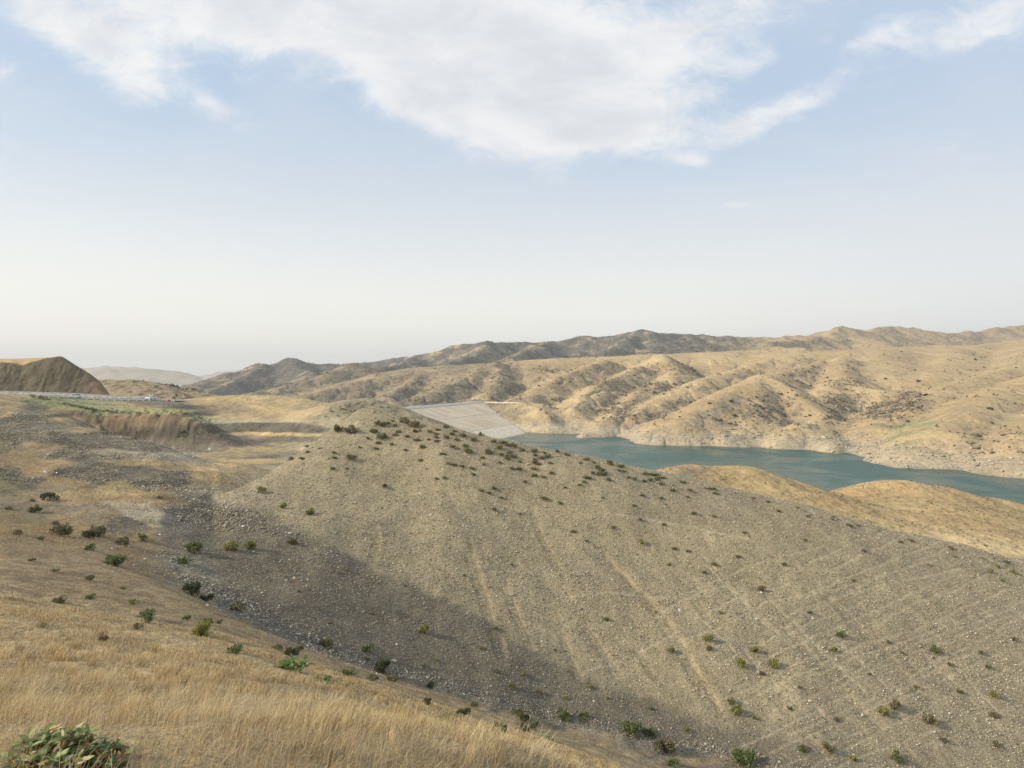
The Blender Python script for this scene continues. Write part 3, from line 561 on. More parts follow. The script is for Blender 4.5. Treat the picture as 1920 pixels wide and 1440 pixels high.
    # road-cut cliff, shade painted into its dark face, and its straw top
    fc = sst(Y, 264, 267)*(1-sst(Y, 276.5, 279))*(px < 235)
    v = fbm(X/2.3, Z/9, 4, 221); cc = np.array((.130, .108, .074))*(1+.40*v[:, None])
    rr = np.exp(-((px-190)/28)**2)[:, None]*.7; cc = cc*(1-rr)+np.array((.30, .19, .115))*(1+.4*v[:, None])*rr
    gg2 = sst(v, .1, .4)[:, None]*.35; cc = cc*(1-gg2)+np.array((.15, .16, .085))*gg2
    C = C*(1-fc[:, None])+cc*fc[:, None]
    tp = sst(Y, 276, 279)*(1-sst(Y, 380, 420))*(px < 230); k = tp[:, None]; C = C*(1-k)+np.array((.46, .32, .16))*(1+.2*n3[:, None])*k
    hb = sst(Y, 290, 310)*(1-sst(Y, 600, 700))*(px < 700)*(1-tp)
    k = hb[:, None]; hc = np.array((.33, .255, .16))*(1-.5*sst(fbm(X/5, Y/5, 3, 223), .02, .22)[:, None]*sst(Y, 380, 400)[:, None]); hc = hc*(1+.15*n3[:, None])
    C = C*(1-k)+hc*k
    return np.clip(C*(1+.10*n3+.06*n2)[:, None], .01, .8), np.clip(scrub*.9+bb*sst(n3+n2*.6+right*.25, -.15, .30)*.8+.05*(Y > 320), 0, 1), crag*sst(Y, 300, 350)

# ------------------------------------------------------------------ land meshes
def grid_faces(nr, nc):
    i = np.arange(nr-1)[:, None]*nc+np.arange(nc-1)[None]
    return np.stack([i, i+1, i+nc+1, i+nc], -1).reshape(-1, 4)
QUAL = 1.0
def seq(*parts):
    o = []
    for a, b, n in parts: o.append(np.exp(np.linspace(math.log(a), math.log(b), max(3, int(n*QUAL)), endpoint=False)))
    o.append([parts[-1][1]]); return np.concatenate(o)
def build_near():
    # a fan of columns that starts a few metres behind the camera
    ys = seq((1.0, 6, 130), (6, 30, 230), (30, 95, 430), (95, FAR0, 140)); ys = np.concatenate([np.linspace(-5, .9, 20), ys])
    us = np.linspace(-1.05, 1.05, int(1150*QUAL))
    Yg, Ug = np.meshgrid(ys, us, indexing='ij'); Xg = Ug*(Yg+7.0*(1-sst(Yg, 2, 60)))
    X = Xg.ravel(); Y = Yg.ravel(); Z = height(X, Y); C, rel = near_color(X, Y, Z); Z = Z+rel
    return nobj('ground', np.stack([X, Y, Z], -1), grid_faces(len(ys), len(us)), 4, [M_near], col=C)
def build_far():
    ys = seq((FAR0-.4, 330, 330), (330, 820, 420), (820, 3000, 330)); us = np.linspace(-.98, 1.02, int(1250*QUAL))
    Yg, Ug = np.meshgrid(ys, us, indexing='ij'); Xg = Ug*Yg; X = Xg.ravel(); Y = Yg.ravel(); Z = height(X, Y)
    Zg = Z.reshape(Yg.shape)
    dzs = np.gradient(Zg, axis=0); dys = np.gradient(Yg, axis=0); dzu = np.gradient(Zg, axis=1); dxu = np.gradient(Xg, axis=1)
    gx = dzu/dxu; gy = (dzs-gx*np.gradient(Xg, axis=0))/dys; nl = 1/np.sqrt(1+gx*gx+gy*gy)
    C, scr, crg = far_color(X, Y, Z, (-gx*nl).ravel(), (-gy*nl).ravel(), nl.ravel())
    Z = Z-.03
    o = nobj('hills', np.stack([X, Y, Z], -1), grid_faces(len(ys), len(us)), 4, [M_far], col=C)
    return o, Xg, Yg, Zg, scr.reshape(Xg.shape), crg.reshape(Xg.shape)
ground = tag(build_near(), kind='structure')
hills, FX, FY, FZ, FSC, FCR = build_far(); tag(hills, kind='structure')
#MARK_LAND

# far valley floor and distant hills
def build_distant():
    us = np.linspace(-1.1, 1.1, 500); ys = np.exp(np.linspace(math.log(3000), math.log(11000), 120)); Yg, Ug = np.meshgrid(ys, us, indexing='ij'); Xg = Ug*Yg; X, Y = Xg.ravel(), Yg.ravel()
    px = 960+F*Ug.ravel()
    def rid(pts, d, back, front):
        p = np.array(pts, float); v = np.interp(px, p[:, 0], p[:, 1]); z = (HY-v)/F*d; t = np.where(Y < d, sst(Y, d-front, d), 1-sst(Y, d, d+back)); return z*t+(-78)*(1-t)
    Z = np.maximum(rid([(-700,680),(0,684),(165,691),(200,688),(235,690),(255,691),(290,694),(330,698),(365,704),(400,722),(2200,722)], 6200, 3000, 1300),
                   rid([(-700,690),(300,704),(375,706),(410,698),(450,694),(600,694),(2500,690)], 9000, 1500, 1500))
    Z = Z+(ridged(X/420, Y/420, 4, 301)-.6)*46*sst(Z, -75, -20)+fbm(X/160, Y/160, 3, 303)*5
    n = fbm(X/300, Y/300, 4, 305); k = sst(n, -.2, .3)[:, None]; C = np.array((.42, .32, .21))*(1-k)+np.array((.30, .24, .17))*k
    k = (1-sst(Z, -76, -60))[:, None]; C = C*(1-k)+np.array((.22, .22, .13))*k
    return nobj('distant_hills', np.stack([X, Y, Z], -1), grid_faces(len(ys), len(us)), 4, [M_far], col=C)
tag(build_distant(), kind='structure')
S = 26000
base = nobj('valley_floor', [(-S, -S, -79), (S, -S, -79), (S, S, -79), (-S, S, -79)], [[0, 1, 2, 3]], 4, [plain('valley_soil', (.30, .25, .16), scale=.01)]); tag(base, kind='structure')

# reservoir
def water_mat():
    m, t, b = new_mat('reservoir_water'); co = t.n('ShaderNodeTexCoord').outputs['Object']
    n = t.noise(co, .012, 3); t.link(t.mix(n, (.022, .074, .056), (.030, .086, .067)), b.inputs['Base Color'])
    t.link(t.ramp(t.noise(co, .02, 5, .6, 1.0), .4, .62, .16, .38), b.inputs['Roughness']); b.inputs['IOR'].default_value = 1.33; b.inputs['Specular IOR Level'].default_value = .28
    h = t.m('ADD', t.m('MULTIPLY', t.noise(co, .9, 4), .22), t.m('MULTIPLY', t.noise(co, .16, 3), .5))
    bp = t.n('ShaderNodeBump'); bp.inputs['Strength'].default_value = 1; bp.inputs['Distance'].default_value = 1; t.link(h, bp.inputs['Height']); t.link(bp.outputs[0], b.inputs['Normal'])
    return m
w = nobj('water', [(-60, 200, WATER), (900, 150, WATER), (900, 760, WATER), (-60, 760, WATER)], [[0, 1, 2, 3]], 4, [water_mat()]); tag(w, kind='structure')
#MARK_OBJ
# ------------------------------------------------------------------ scattered stuff
def attr_mat(name, rough=.85, spec=.15, transl=0.0, var=0.0):
    m, t, b = new_mat(name); at = t.n('ShaderNodeAttribute'); at.attribute_name = 'albedo'; t.link(at.outputs['Color'], b.inputs['Base Color'])
    b.inputs['Roughness'].default_value = rough; b.inputs['Specular IOR Level'].default_value = spec
    if transl:
        tr = t.n('ShaderNodeBsdfTranslucent'); t.link(at.outputs['Color'], tr.inputs[0]); mx = t.n('ShaderNodeMixShader'); mx.inputs[0].default_value = transl
        out = [n for n in t.nt.nodes if n.type == 'OUTPUT_MATERIAL'][0]; t.link(b.outputs[0], mx.inputs[1]); t.link(tr.outputs[0], mx.inputs[2]); t.link(mx.outputs[0], out.inputs[0])
    return m
M_stone = attr_mat('weathered_stone', .9, .15); M_blade = attr_mat('straw_blades', .8, .15, .3); M_foliage = attr_mat('shrub_leaves', .75, .2, .25); M_twig = plain('twig_bark', (.16, .12, .08), .9)
OCT = np.array([(1,0,0),(-1,0,0),(0,1,0),(0,-1,0),(0,0,.8),(0,0,-.5)], float)
OCF = np.array([(0,2,4),(2,1,4),(1,3,4),(3,0,4),(2,0,5),(1,2,5),(3,1,5),(0,3,5)])
def stones(name, X, Y, Z, rad, col, sink=.25):
    N = len(X); V = OCT[None]*rad[:, None, None]; V = V*(1+rng.uniform(-.35, .35, (N, 6, 3))) + rad[:, None, None]*rng.uniform(-.28, .28, (N, 6, 3))
    a = rng.uniform(0, 6.28, N); c, s = np.cos(a), np.sin(a); V = V*np.array([1, 1, .75])*np.stack([rng.uniform(.7, 1.3, N), rng.uniform(.6, 1.1, N), np.ones(N)], -1)[:, None]
    x = V[..., 0]*c[:, None]-V[..., 1]*s[:, None]; y = V[..., 0]*s[:, None]+V[..., 1]*c[:, None]
    V = np.stack([x+X[:, None], y+Y[:, None], V[..., 2]+(Z+rad*sink)[:, None]], -1).reshape(-1, 3)
    Fc = (OCF[None]+(np.arange(N)*6)[:, None, None]).reshape(-1, 3)
    return nobj(name, V, Fc, 3, [M_stone], smooth=False, col=np.repeat(col, 6, axis=0))
def fan(n, y0, y1, u0, u1, p=1.0):
    """random points in a sector, density per area falling as y**-p"""
    e = 2-p; r = rng.uniform(0, 1, n)
    y = (y0**e+r*(y1**e-y0**e))**(1/e) if abs(e) > 1e-6 else y0*(y1/y0)**r
    return rng.uniform(u0, u1, n)*y, y
def pick(cols, w, n, jit=.15):
    k = rng.choice(len(cols), n, p=np.array(w)/sum(w)); return np.array(cols)[k]*rng.uniform(1-jit, 1+jit, (n, 1))
def pxpy(X, Y, Z): return 960+F*X/Y, HY-F*Z/Y
EDGE = [(300,1065),(400,1122),(500,1180),(600,1222),(750,1272),(900,1315),(1050,1355),(1200,1390),(1400,1432),(1500,1455),(1920,1610)]
ex = [p[0] for p in EDGE]; ey = [p[1] for p in EDGE]
def build_stones():
    X, Y = fan(640000, 24, 92, -.62, .84, .45); Z = height(X, Y); px, py = pxpy(X, Y, Z)
    edge = np.interp(px, ex, ey); above = edge-py               # rows above the gully line
    lane = fbm(X/3.0, Y/3.0, 3, 401)
    grav = sst(above, -14, 4); grav = np.where(px < 420, grav*sst(lane+.25*sst(px, 250, 420), -.15, .25)*.6, grav)
    bouldery = np.exp(-((above-12)/np.interp(px, [300, 600, 800, 1400], [32, 20, 13, 16]))**2)*sst(px, 280, 330)*np.interp(px, [300, 600, 900], [1, .8, .5])
    worn = np.zeros(len(X))
    for pts, wd in FURROWS: worn = np.maximum(worn, line_mask(px, py, pts, wd))
    for pts in TRACKS: worn = np.maximum(worn, .95*line_mask(px, py, pts, 3.2))
    keep = rng.uniform(0, 1, len(X)) < grav*(.40+.45*sst(lane, -.3, .4)+bouldery*.9)*(1-.85*worn)
    X, Y, Z, px, py, above, b = [v[keep] for v in (X, Y, Z, px, py, above, bouldery)]
    n = len(X); rad = np.minimum(np.exp(rng.normal(math.log(.031), .42, n)), .10)*(1+b*1.1)*(.75+.4*np.clip(above/250, 0, 1)); rad = np.clip(rad, .015, .26)
    dark = np.clip(b*1.2+sst(px, 820, 560)*.3, 0, 1)
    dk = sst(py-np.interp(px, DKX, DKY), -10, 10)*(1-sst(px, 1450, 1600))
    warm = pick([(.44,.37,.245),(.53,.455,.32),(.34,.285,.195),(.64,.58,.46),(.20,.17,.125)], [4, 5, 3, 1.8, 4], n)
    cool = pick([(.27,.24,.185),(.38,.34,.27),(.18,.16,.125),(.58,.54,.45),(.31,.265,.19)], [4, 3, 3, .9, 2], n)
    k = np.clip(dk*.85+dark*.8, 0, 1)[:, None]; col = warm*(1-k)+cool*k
    tag(stones('gravel', X, Y, Z, rad, col), 'loose gravel and pebbles covering the ridge face and gully', 'gravel', kind='stuff')
    # left valley and spur gravel
    X, Y = fan(160000, 48, 150, -.78, -.3, .6); Z = height(X, Y); px, py = pxpy(X, Y, Z); lane = fbm(X/8, Y/8, 4, 403)
    gc, _ = near_color(X, Y, Z); sat = gc[:, 0]-gc[:, 2]; lum = gc.mean(1)
    keep = rng.uniform(0, 1, len(X)) < sst(lane, -.35, .3)*(py > 740)*(1-sst(sat, .085, .15))*.9
    X, Y, Z, lum = X[keep], Y[keep], Z[keep], lum[keep]; n = len(X); rad = np.clip(np.exp(rng.normal(math.log(.062), .42, n)), .025, .22)
    tag(stones('scree', X, Y, Z, rad, pick([(.34,.29,.21),(.26,.225,.165),(.45,.40,.31),(.18,.155,.115),(.62,.58,.5)], [4, 4, 2, 3, .2], n)*np.clip(lum/.15, .6, 1.3)[:, None]), 'scattered scree on the spur and valley at left', 'scree', kind='stuff')
build_stones()

def blades(X, Y, Z, h, w, lean, col0, col1, per=1):
    """one bent blade (2 quads) per point"""
    N = len(X); a = rng.uniform(0, math.pi, N); ca, sa = np.cos(a)*w/2, np.sin(a)*w/2
    la = rng.normal(.35, .9, N); lx, ly = np.cos(la)*lean, np.sin(la)*lean
    b = np.stack([X, Y, Z-.02], -1); m = np.stack([X+lx*.35, Y+ly*.35, Z+h*.58], -1); tp = np.stack([X+lx, Y+ly, Z+h], -1)
    o = np.stack([ca, sa, 0*ca], -1)
    V = np.stack([b-o, b+o, m-o*.9, m+o*.9, tp-o*.35, tp+o*.35], 1).reshape(-1, 3)
    f = np.array([(0,1,3,2),(2,3,5,4)]); Fc = (f[None]+(np.arange(N)*6)[:, None, None]).reshape(-1, 4)
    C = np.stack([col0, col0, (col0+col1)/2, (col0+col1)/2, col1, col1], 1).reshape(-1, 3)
    return V, Fc, C
def build_grass():
    parts = []
    straw = [(.72,.565,.32),(.64,.49,.27),(.80,.67,.43),(.52,.37,.18),(.36,.27,.15),(.33,.33,.16)]
    def lay(n, y0, y1, p, hh, dens, wmin, kw, wts, u0=-.95, u1=.95, keepf=None, dim=1.0):
        X, Y = fan(n, y0, y1, u0, u1, p); X = X*(1+2.0/Y)
        cl = fbm(X/.45, Y/.45, 3, 501)*.9+.6*fbm(X/2.2, Y/2.2, 3, 503)
        Z = height(X, Y); px, py = pxpy(X, Y, Z); edge = np.interp(px, ex, ey)
        kp = (rng.uniform(0, 1, n) < sst(cl, -.32, .30)*.95+.06*dens)
        if keepf is not None: kp &= keepf(px, py, edge, X, Y)
        X, Y, Z, cl = X[kp], Y[kp], Z[kp], cl[kp]; n = len(X)
        h = hh*rng.uniform(.45, 1.15, n)*(1+.55*np.clip(cl, -.7, .8))*(1 if y0 > 30 else 1-.5*sst(Y, 8, 17)); w = np.maximum(wmin, kw*Y)*rng.uniform(.7, 1.4, n)
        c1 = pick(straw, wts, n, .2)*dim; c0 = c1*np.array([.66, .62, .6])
        parts.append(blades(X, Y, Z, h, w, h*rng.uniform(.1, .75, n), c0, c1))
    # taller tufts standing out of the sward
    tx, ty = fan(520, 2.2, 15, -.9, .8, .9); tx = tx*(1+2.0/ty); kk = fbm(tx/2.2, ty/2.2, 3, 503) > -.25; tx, ty = tx[kk], ty[kk]; m_ = 34
    X = np.repeat(tx, m_)+rng.normal(0, .045, len(tx)*m_); Y = np.repeat(ty, m_)+rng.normal(0, .045, len(tx)*m_); Z = height(X, Y); n = len(X)
    h = np.repeat(rng.uniform(.14, .26, len(tx)), m_)*rng.uniform(.6, 1.15, n)*(1-.35*sst(Y, 8, 15)); c1 = np.repeat(pick(straw, [3, 2, 4, 2, 2, .5], len(tx), .1), m_, axis=0)*rng.uniform(.85, 1.15, (n, 1))
    parts.append(blades(X, Y, Z, h, np.maximum(.0026, .0006*Y), h*rng.uniform(.2, .9, n), c1*np.array([.55, .5, .48]), c1))
    ab = lambda m: (lambda px, py, edge, X, Y: (edge-py < m))
    lay(60000, 1.7, 6.5, 1.0, .115, .4, .0022, .0007, [5, 5, 3, 3, 2, .5])
    lay(210000, 5.0, 18, .9, .12, .6, .0026, .00055, [5, 5, 3, 3, 2, .4], keepf=ab(40))
    lay(140000, 13, 37, .6, .09, .3, .006, .00045, [2, 3, 1, 4, 5, 1.2], keepf=lambda px, py, edge, X, Y: (edge-py < -2) & (px < 1500), dim=.8)
    lay(60000, 32, 75, .5, .13, .1, .01, .0004, [2, 3, 1, 3, 3, 1], u0=-.8, u1=-.38, keepf=lambda px, py, edge, X, Y: (px < 480) & (py > 850) & (lambda g: g[:, 0]-g[:, 2] > .13)(near_color(X, Y, height(X, Y))[0]), dim=.9)
    # tufts between the stones on the gravel face
    lay(60000, 34, 84, .4, .07, .1, .012, .0004, [3, 3, 2, 3, 2, .8], u0=-.42, u1=.82, keepf=lambda px, py, edge, X, Y: (edge-py > 30) & (px > 440) & (fbm(X/.55, Y/.55, 3, 117) > .05), dim=.75)
    off = 0; Vs, Fs, Cs = [], [], []
    for V, Fc, C in parts: Vs.append(V); Fs.append(Fc+off); Cs.append(C); off += len(V)
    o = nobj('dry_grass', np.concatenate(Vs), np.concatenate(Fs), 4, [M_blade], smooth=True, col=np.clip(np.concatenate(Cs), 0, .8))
    tag(o, 'dry golden grass covering the near slope and valley', 'grass', kind='stuff')
    # short litter: bent stalks lying on the soil close to the camera
    X, Y = fan(26000, 1.6, 9, -.95, .95, 1.0); X = X*(1+2.0/Y); Z = height(X, Y); n = len(X); h = rng.uniform(.01, .05, n)
    V, Fc, C = blades(X, Y, Z+.02, h, np.maximum(.0022, .0007*Y), rng.uniform(.06, .22, n), pick([(.42,.34,.22),(.55,.46,.32),(.30,.24,.16)], [3, 2, 3], n), pick([(.50,.42,.28),(.62,.54,.38)], [1, 1], n))
    tag(nobj('straw_litter', V, Fc, 4, [M_blade], col=np.clip(C, 0, .8)), 'broken pale stalks lying flat among the near grass', 'straw', kind='stuff')
build_grass()

# ------------------------------------------------------------------ shrubs
def leaf_cloud(n, lobes, size, r0=.25, flat=.8, up=.3, seed=0):
    g = np.random.default_rng(seed); L = []
    for i in range(lobes):
        a = g.uniform(0, 6.28); rr = math.sqrt(g.uniform(0, 1))*.72; L.append((math.cos(a)*rr, math.sin(a)*rr, g.uniform(.25, 1)*math.sqrt(max(0, 1-rr*rr))*flat, g.uniform(.22, .42)))
    L = np.array(L); k = g.integers(0, lobes, n); d = g.normal(0, 1, (n, 3)); d /= np.linalg.norm(d, axis=1)[:, None]
    c = L[k, :3]+d*(L[k, 3]*g.uniform(.4, 1.0, n)**.6)[:, None]; c[:, 2] = np.abs(c[:, 2])*.95+.02
    ax = d*.7+g.normal(0, .5, (n, 3)); ax[:, 2] += up; ax /= np.linalg.norm(ax, axis=1)[:, None]
    sd = np.cross(ax, g.normal(0, 1, (n, 3))); sd /= np.linalg.norm(sd, axis=1)[:, None]
    s = size*g.uniform(.6, 1.4, n)[:, None]
    V = np.stack([c-ax*s, c+sd*s*.45, c+ax*s, c-sd*s*.45], 1).reshape(-1, 3)
    return V, np.arange(4*n).reshape(-1, 4), L, k
PAL = {'olive': [(.18,.17,.09),(.23,.215,.12),(.13,.13,.068),(.28,.25,.155)], 'green': [(.15,.185,.07),(.19,.225,.09),(.11,.14,.055),(.23,.235,.12)],
       'yellow': [(.30,.29,.08),(.22,.24,.075),(.40,.37,.12),(.13,.15,.05)], 'dry': [(.24,.20,.11),(.18,.165,.085),(.13,.125,.065),(.30,.25,.15)], 'dark': [(.085,.10,.048),(.115,.125,.062),(.065,.075,.038),(.15,.15,.085)]}
def shrub_mesh(name, seed, style, n=420, size=.125, twigs=8, split=False, lobes=11, flat=.8):
    g = np.random.default_rng(seed+1000); V, Fc, L, k = leaf_cloud(n, lobes, size, seed=seed, flat=flat)
    c = np.array(PAL[style])[g.choice(4, n, p=[.4, .25, .2, .15])]*g.uniform(.8, 1.2, (n, 1)); C = np.repeat(c, 4, axis=0)
    T = MB()
    for q in L[:twigs]: T.tube([(0, 0, -.25), (q[0]*.35, q[1]*.35, q[2]*.45), tuple(q[:3])], [.035, .025, .012], 4)
    TV = np.array(T.V); TF = [f for f in T.F if len(f) == 4]
    if split: return npmesh('foliage', V, Fc, 4, [M_foliage], smooth=False, col=C), npmesh('stem', TV, TF, 4, [M_twig])
    VV = np.concatenate([V, TV]); FF = np.concatenate([Fc, np.array(TF)+len(V)]); CC = np.concatenate([C, np.full((len(TV), 3), .12)])
    return npmesh(name, VV, FF, 4, [M_foliage, M_twig], smooth=False, col=CC, matidx=np.r_[np.zeros(n), np.ones(len(TF))])
SHR = {st: [shrub_mesh('shrub', 10*i+j, st) for j in range(4)] for i, st in enumerate(PAL)}
SPLIT = {st: shrub_mesh('shrub', 77+i, st, n=1100, size=.095, twigs=12, split=True, lobes=18) for i, st in enumerate(('olive', 'green', 'dark', 'yellow'))}
NSH = 0
def put_shrub(p, wpx, style, label, group, hs=.8, name='shrub', cat='shrub', big=False):
    global NSH; NSH += 1
    d = p[1]; hs *= 1.2; r = wpx*d/F/2*1.02; rz = random.uniform(0, 6.28); sc = (r*random.uniform(.92, 1.08), r*random.uniform(.9, 1.1), r*hs*random.uniform(.9, 1.15))
    loc = (p[0], p[1], p[2]-.03*r)
    if big:
        o = empty(name, loc, rz); o.scale = sc
        for me, nm in zip(SPLIT[style], ('foliage', 'stem')):
            c = link(bpy.data.objects.new(nm, me)); c.parent = o
    else:
        o = link(bpy.data.objects.new(name, SHR[style][NSH % 4])); o.location = loc; o.scale = sc; o.rotation_euler = (0, 0, rz)
    tag(o, label, cat, group); return o
# individually described shrubs: px, py (foot), width, style, label
ONE = [
 (92,938,26,'dark','dark round shrub alone near the left edge of the valley floor'),
 (67,961,20,'dark','small dark shrub just below and left of the lone round valley shrub'),
 (113,1004,36,'olive','grey-green bush at left of the valley, in line with the broad pair'),
 (185,1005,32,'olive','larger right half of the broad olive pair in the left valley'),
 (167,1009,24,'dark','darker left half of the broad olive pair in the left valley'),
 (232,1023,26,'olive','olive shrub directly above the tall green bush in the valley'),
 (265,1013,19,'green','small green shrub right of the tall valley bush, at edge of grey patch'),
 (218,1060,34,'green','tall dark green bush, the largest in the left valley'),
 (170,1032,22,'green','pale green weed between the olive pair and the tall bush'),
 (362,1036,30,'green','round green shrub on bare grey gravel, leftmost of three in a row'),
 (432,1032,25,'yellow','yellow-tinged shrub on bare grey gravel, middle of three in a row'),
 (470,1029,25,'yellow','yellow-tinged shrub on bare grey gravel, rightmost of three in a row'),
 (549,1020,20,'dry','brownish shrub where the dark gravel meets the pale slope'),
 (345,1057,24,'green','green shrub just below the round shrub on grey gravel'),
 (358,1114,32,'dark','dark shrub at the upper end of the stony gully'),
 (388,1128,26,'dark','dark shrub just above the biggest pale gully boulder'),
 (442,1144,26,'olive','rounded shrub among pale stones, right of the biggest gully boulder'),
 (112,1130,20,'green','upright green weed on the brown grass near left edge'),
 (172,1124,18,'green','low green weed right of the upright weed on brown grass'),
 (277,1158,28,'green','upper shrub of a stacked pair on the brown grass slope'),
 (277,1168,22,'green','lower shrub of a stacked pair on the brown grass slope'),
 (260,1180,18,'olive','small grey-green weed left below the stacked shrub pair'),
 (380,1192,34,'yellow','bright yellowish-green spreading shrub at the crest of the golden grass'),
 (195,1203,18,'dark','dark little weed sunk in the golden grass at left'),
 (350,1163,16,'green','small green weed above the bright spreading shrub'),
 (388,1170,20,'green','paired green weeds just above the bright spreading shrub'),
 (413,1170,14,'green','tiny green weed right above the bright spreading shrub'),
 (442,1224,26,'green','green shrub in golden grass halfway between bright shrub and leafy plant'),
 (518,1219,20,'olive','olive shrub left of a trio above the leafy plant'),
 (545,1230,24,'dark','dark shrub, lowest of the trio above the leafy plant'),
 (562,1219,15,'green','small green shrub, right of the trio above the leafy plant'),
 (615,1212,28,'olive','olive shrub in the gully stones right of the leafy plant'),
 (490,924,20,'yellow','pale green shrub alone on the smooth left flank of the ridge'),
 (532,953,15,'yellow','small yellow-green shrub below the flank shrub'),
 (582,964,18,'yellow','yellow-green shrub right of the flank shrubs'),
 (794,1185,20,'yellow','lone yellow-green shrub on the dark gravel in mid-slope'),
 (690,1222,26,'green','dark green shrub beside small white stones in the gully'),
 (653,1268,26,'green','green shrub on grass below the gully, left of a cluster'),
 (698,1276,20,'olive','olive shrub, lower left of the gully-side cluster'),
 (720,1262,32,'dark','widest shrub of the gully-side cluster'),
 (737,1277,22,'olive','olive shrub, lower right of the gully-side cluster'),
 (808,1290,16,'dark','small dark shrub alone on the edge of the gully gravel'),
 (802,1320,20,'dark','dark shrub standing alone in the tall golden grass'),
 (870,1343,26,'dark','dark shrub at the top edge of the golden grass, centre'),
 (889,1327,20,'green','green shrub above right of the dark grass-edge shrub'),
 (935,1372,28,'green','green shrub with yellow tips in the grass near bottom centre'),
 (979,1373,24,'olive','grey-green left shrub of the bottom-centre trio'),
 (1003,1369,26,'dark','dark right shrub of the bottom-centre trio'),
 (985,1353,18,'dark','small upper shrub of the bottom-centre trio'),
 (1027,1390,18,'green','low green shrub right below the bottom-centre trio'),
 (973,1341,20,'olive','olive shrub beside the gully just above the bottom-centre trio'),
 (1057,1348,26,'green','bright green shrub on the straw strip beside the gully'),
 (1095,1346,18,'green','smaller green shrub just right of the straw-strip shrub'),
 (1218,1376,22,'green','round green shrub above the lower end of the gully'),
 (1187,1374,34,'green','low spreading green patch left of the round gully shrub'),
 (1247,1410,36,'olive','dull green shrub among dark gully stones, bottom right of centre'),
 (1263,1436,24,'green','green shrub touching the bottom edge below the gully'),
 (1329,1203,19,'yellow','taller yellow bush beside the long straw-coloured furrow'),
 (1329,1218,13,'dry','small dry bush directly under the taller yellow bush'),
 (1258,1222,15,'yellow','yellow-topped bush straddling the left side of the long furrow'),
 (1390,1250,20,'yellow','yellow bush, left of the pair right of the long furrow'),
 (1451,1250,20,'yellow','yellow bush, right of the pair right of the long furrow'),
 (1414,1223,16,'yellow','yellow bush above the pair right of the long furrow'),
 (1370,1318,15,'green','green-yellow bush above the bright bush at the foot of the long furrow'),
 (1381,1338,22,'yellow','bright yellow-green bush at the foot of the long furrow'),
 (1415,1349,12,'yellow','tiny yellow bush right of the furrow foot'),
 (1579,1195,18,'green','dark green bush between the converging sheep tracks'),
 (1562,1221,15,'yellow','yellow-green bush below the bush between sheep tracks'),
 (1753,1222,20,'green','green bush on the right slope above the lowest tracks'),
 (1656,1341,22,'yellow','bright lower-right bush beside a straw tuft'),
 (1677,1328,22,'dry','straw-coloured tuft beside the bright lower-right bush'),
 (1744,1355,22,'dry','brownish bush on the lower right slope'),
 (1683,1424,26,'green','green bush close to the bottom edge at right'),
 (1507,1408,20,'green','green bush left of a pair near the bottom edge'),
 (1554,1409,22,'dry','brown-green bush right of a pair near the bottom edge'),
 (1397,1428,42,'green','spreading green patch at the bottom edge where the gully leaves the frame'),
 (1429,1108,16,'dry','pale straw tuft high on the right-hand face'),
 (1863,1307,16,'yellow','small yellow bush near the right edge'),
 (1202,1019,14,'yellow','yellow-green bush in mid-face below the ridge line'),
 (1137,1163,13,'yellow','small yellow bush above the middle furrows'),
 (657,812,26,'olive','largest grey-green shrub at the left shoulder of the summit'),
 (633,810,18,'dark','dark shrub just left of the largest summit shrub'),
 (777,801,22,'olive','tallest shrub right of centre on the summit rim'),
 (581,965,14,'green','green cushion shrub low on the left of the pale slope'),
 (722,914,12,'dark','small black-looking shrub alone in the pale middle slope'),
 (937,842,14,'yellow','yellow-green shrub standing out near the ridge line above the water'),
]
CREST = [(566,862,14),(576,838,12),(577,849,12),(626,850,12),(626,860,14),(660,861,26),(707,796,20),(718,798,22),(702,811,20),(759,793,24),(779,811,16),(716,821,24),(704,843,14),(764,820,12),(819,822,16),(819,829,14),(818,816,14),(838,803,16),(806,811,14),(791,840,18),(781,827,16),(833,853,10),(848,840,18),(877,848,20),(867,819,18),(889,827,18),(902,817,18),(914,847,18),(867,876,12),(885,880,14),(887,891,14),(788,864,12),(819,899,12),(833,897,12),(926,917,15),(902,921,12),(917,926,12),(939,934,10),(926,957,14),(622,880,14),(1001,848,18),(1026,857,16),(1002,869,16),(1001,881,16),(1045,848,14),(1115,869,12),(1142,870,18),(1165,876,18),(1120,878,16),(1035,889,16),(1089,869,10),(1064,854,14),(1002,893,14),(1111,889,12),(1135,890,14),(1160,883,12),(740,800,14),(856,826,14),(852,810,12),(925,830,16),(945,832,16),(962,838,18),(980,846,14),(955,850,14),(905,860,12),(840,870,10),(760,845,12),(735,835,12),(690,823,12),(675,840,10),(800,880,8),(960,880,14),(985,905,12),(1020,937,16),(1050,945,12),(1075,998,14),(1100,1015,10),(975,965,10),(1095,905,12),(1190,900,14),(1205,930,12),(1190,950,12),(1240,935,12),(1060,915,10),(600,842,10),(545,862,14),(532,948,10),(650,880,10)]
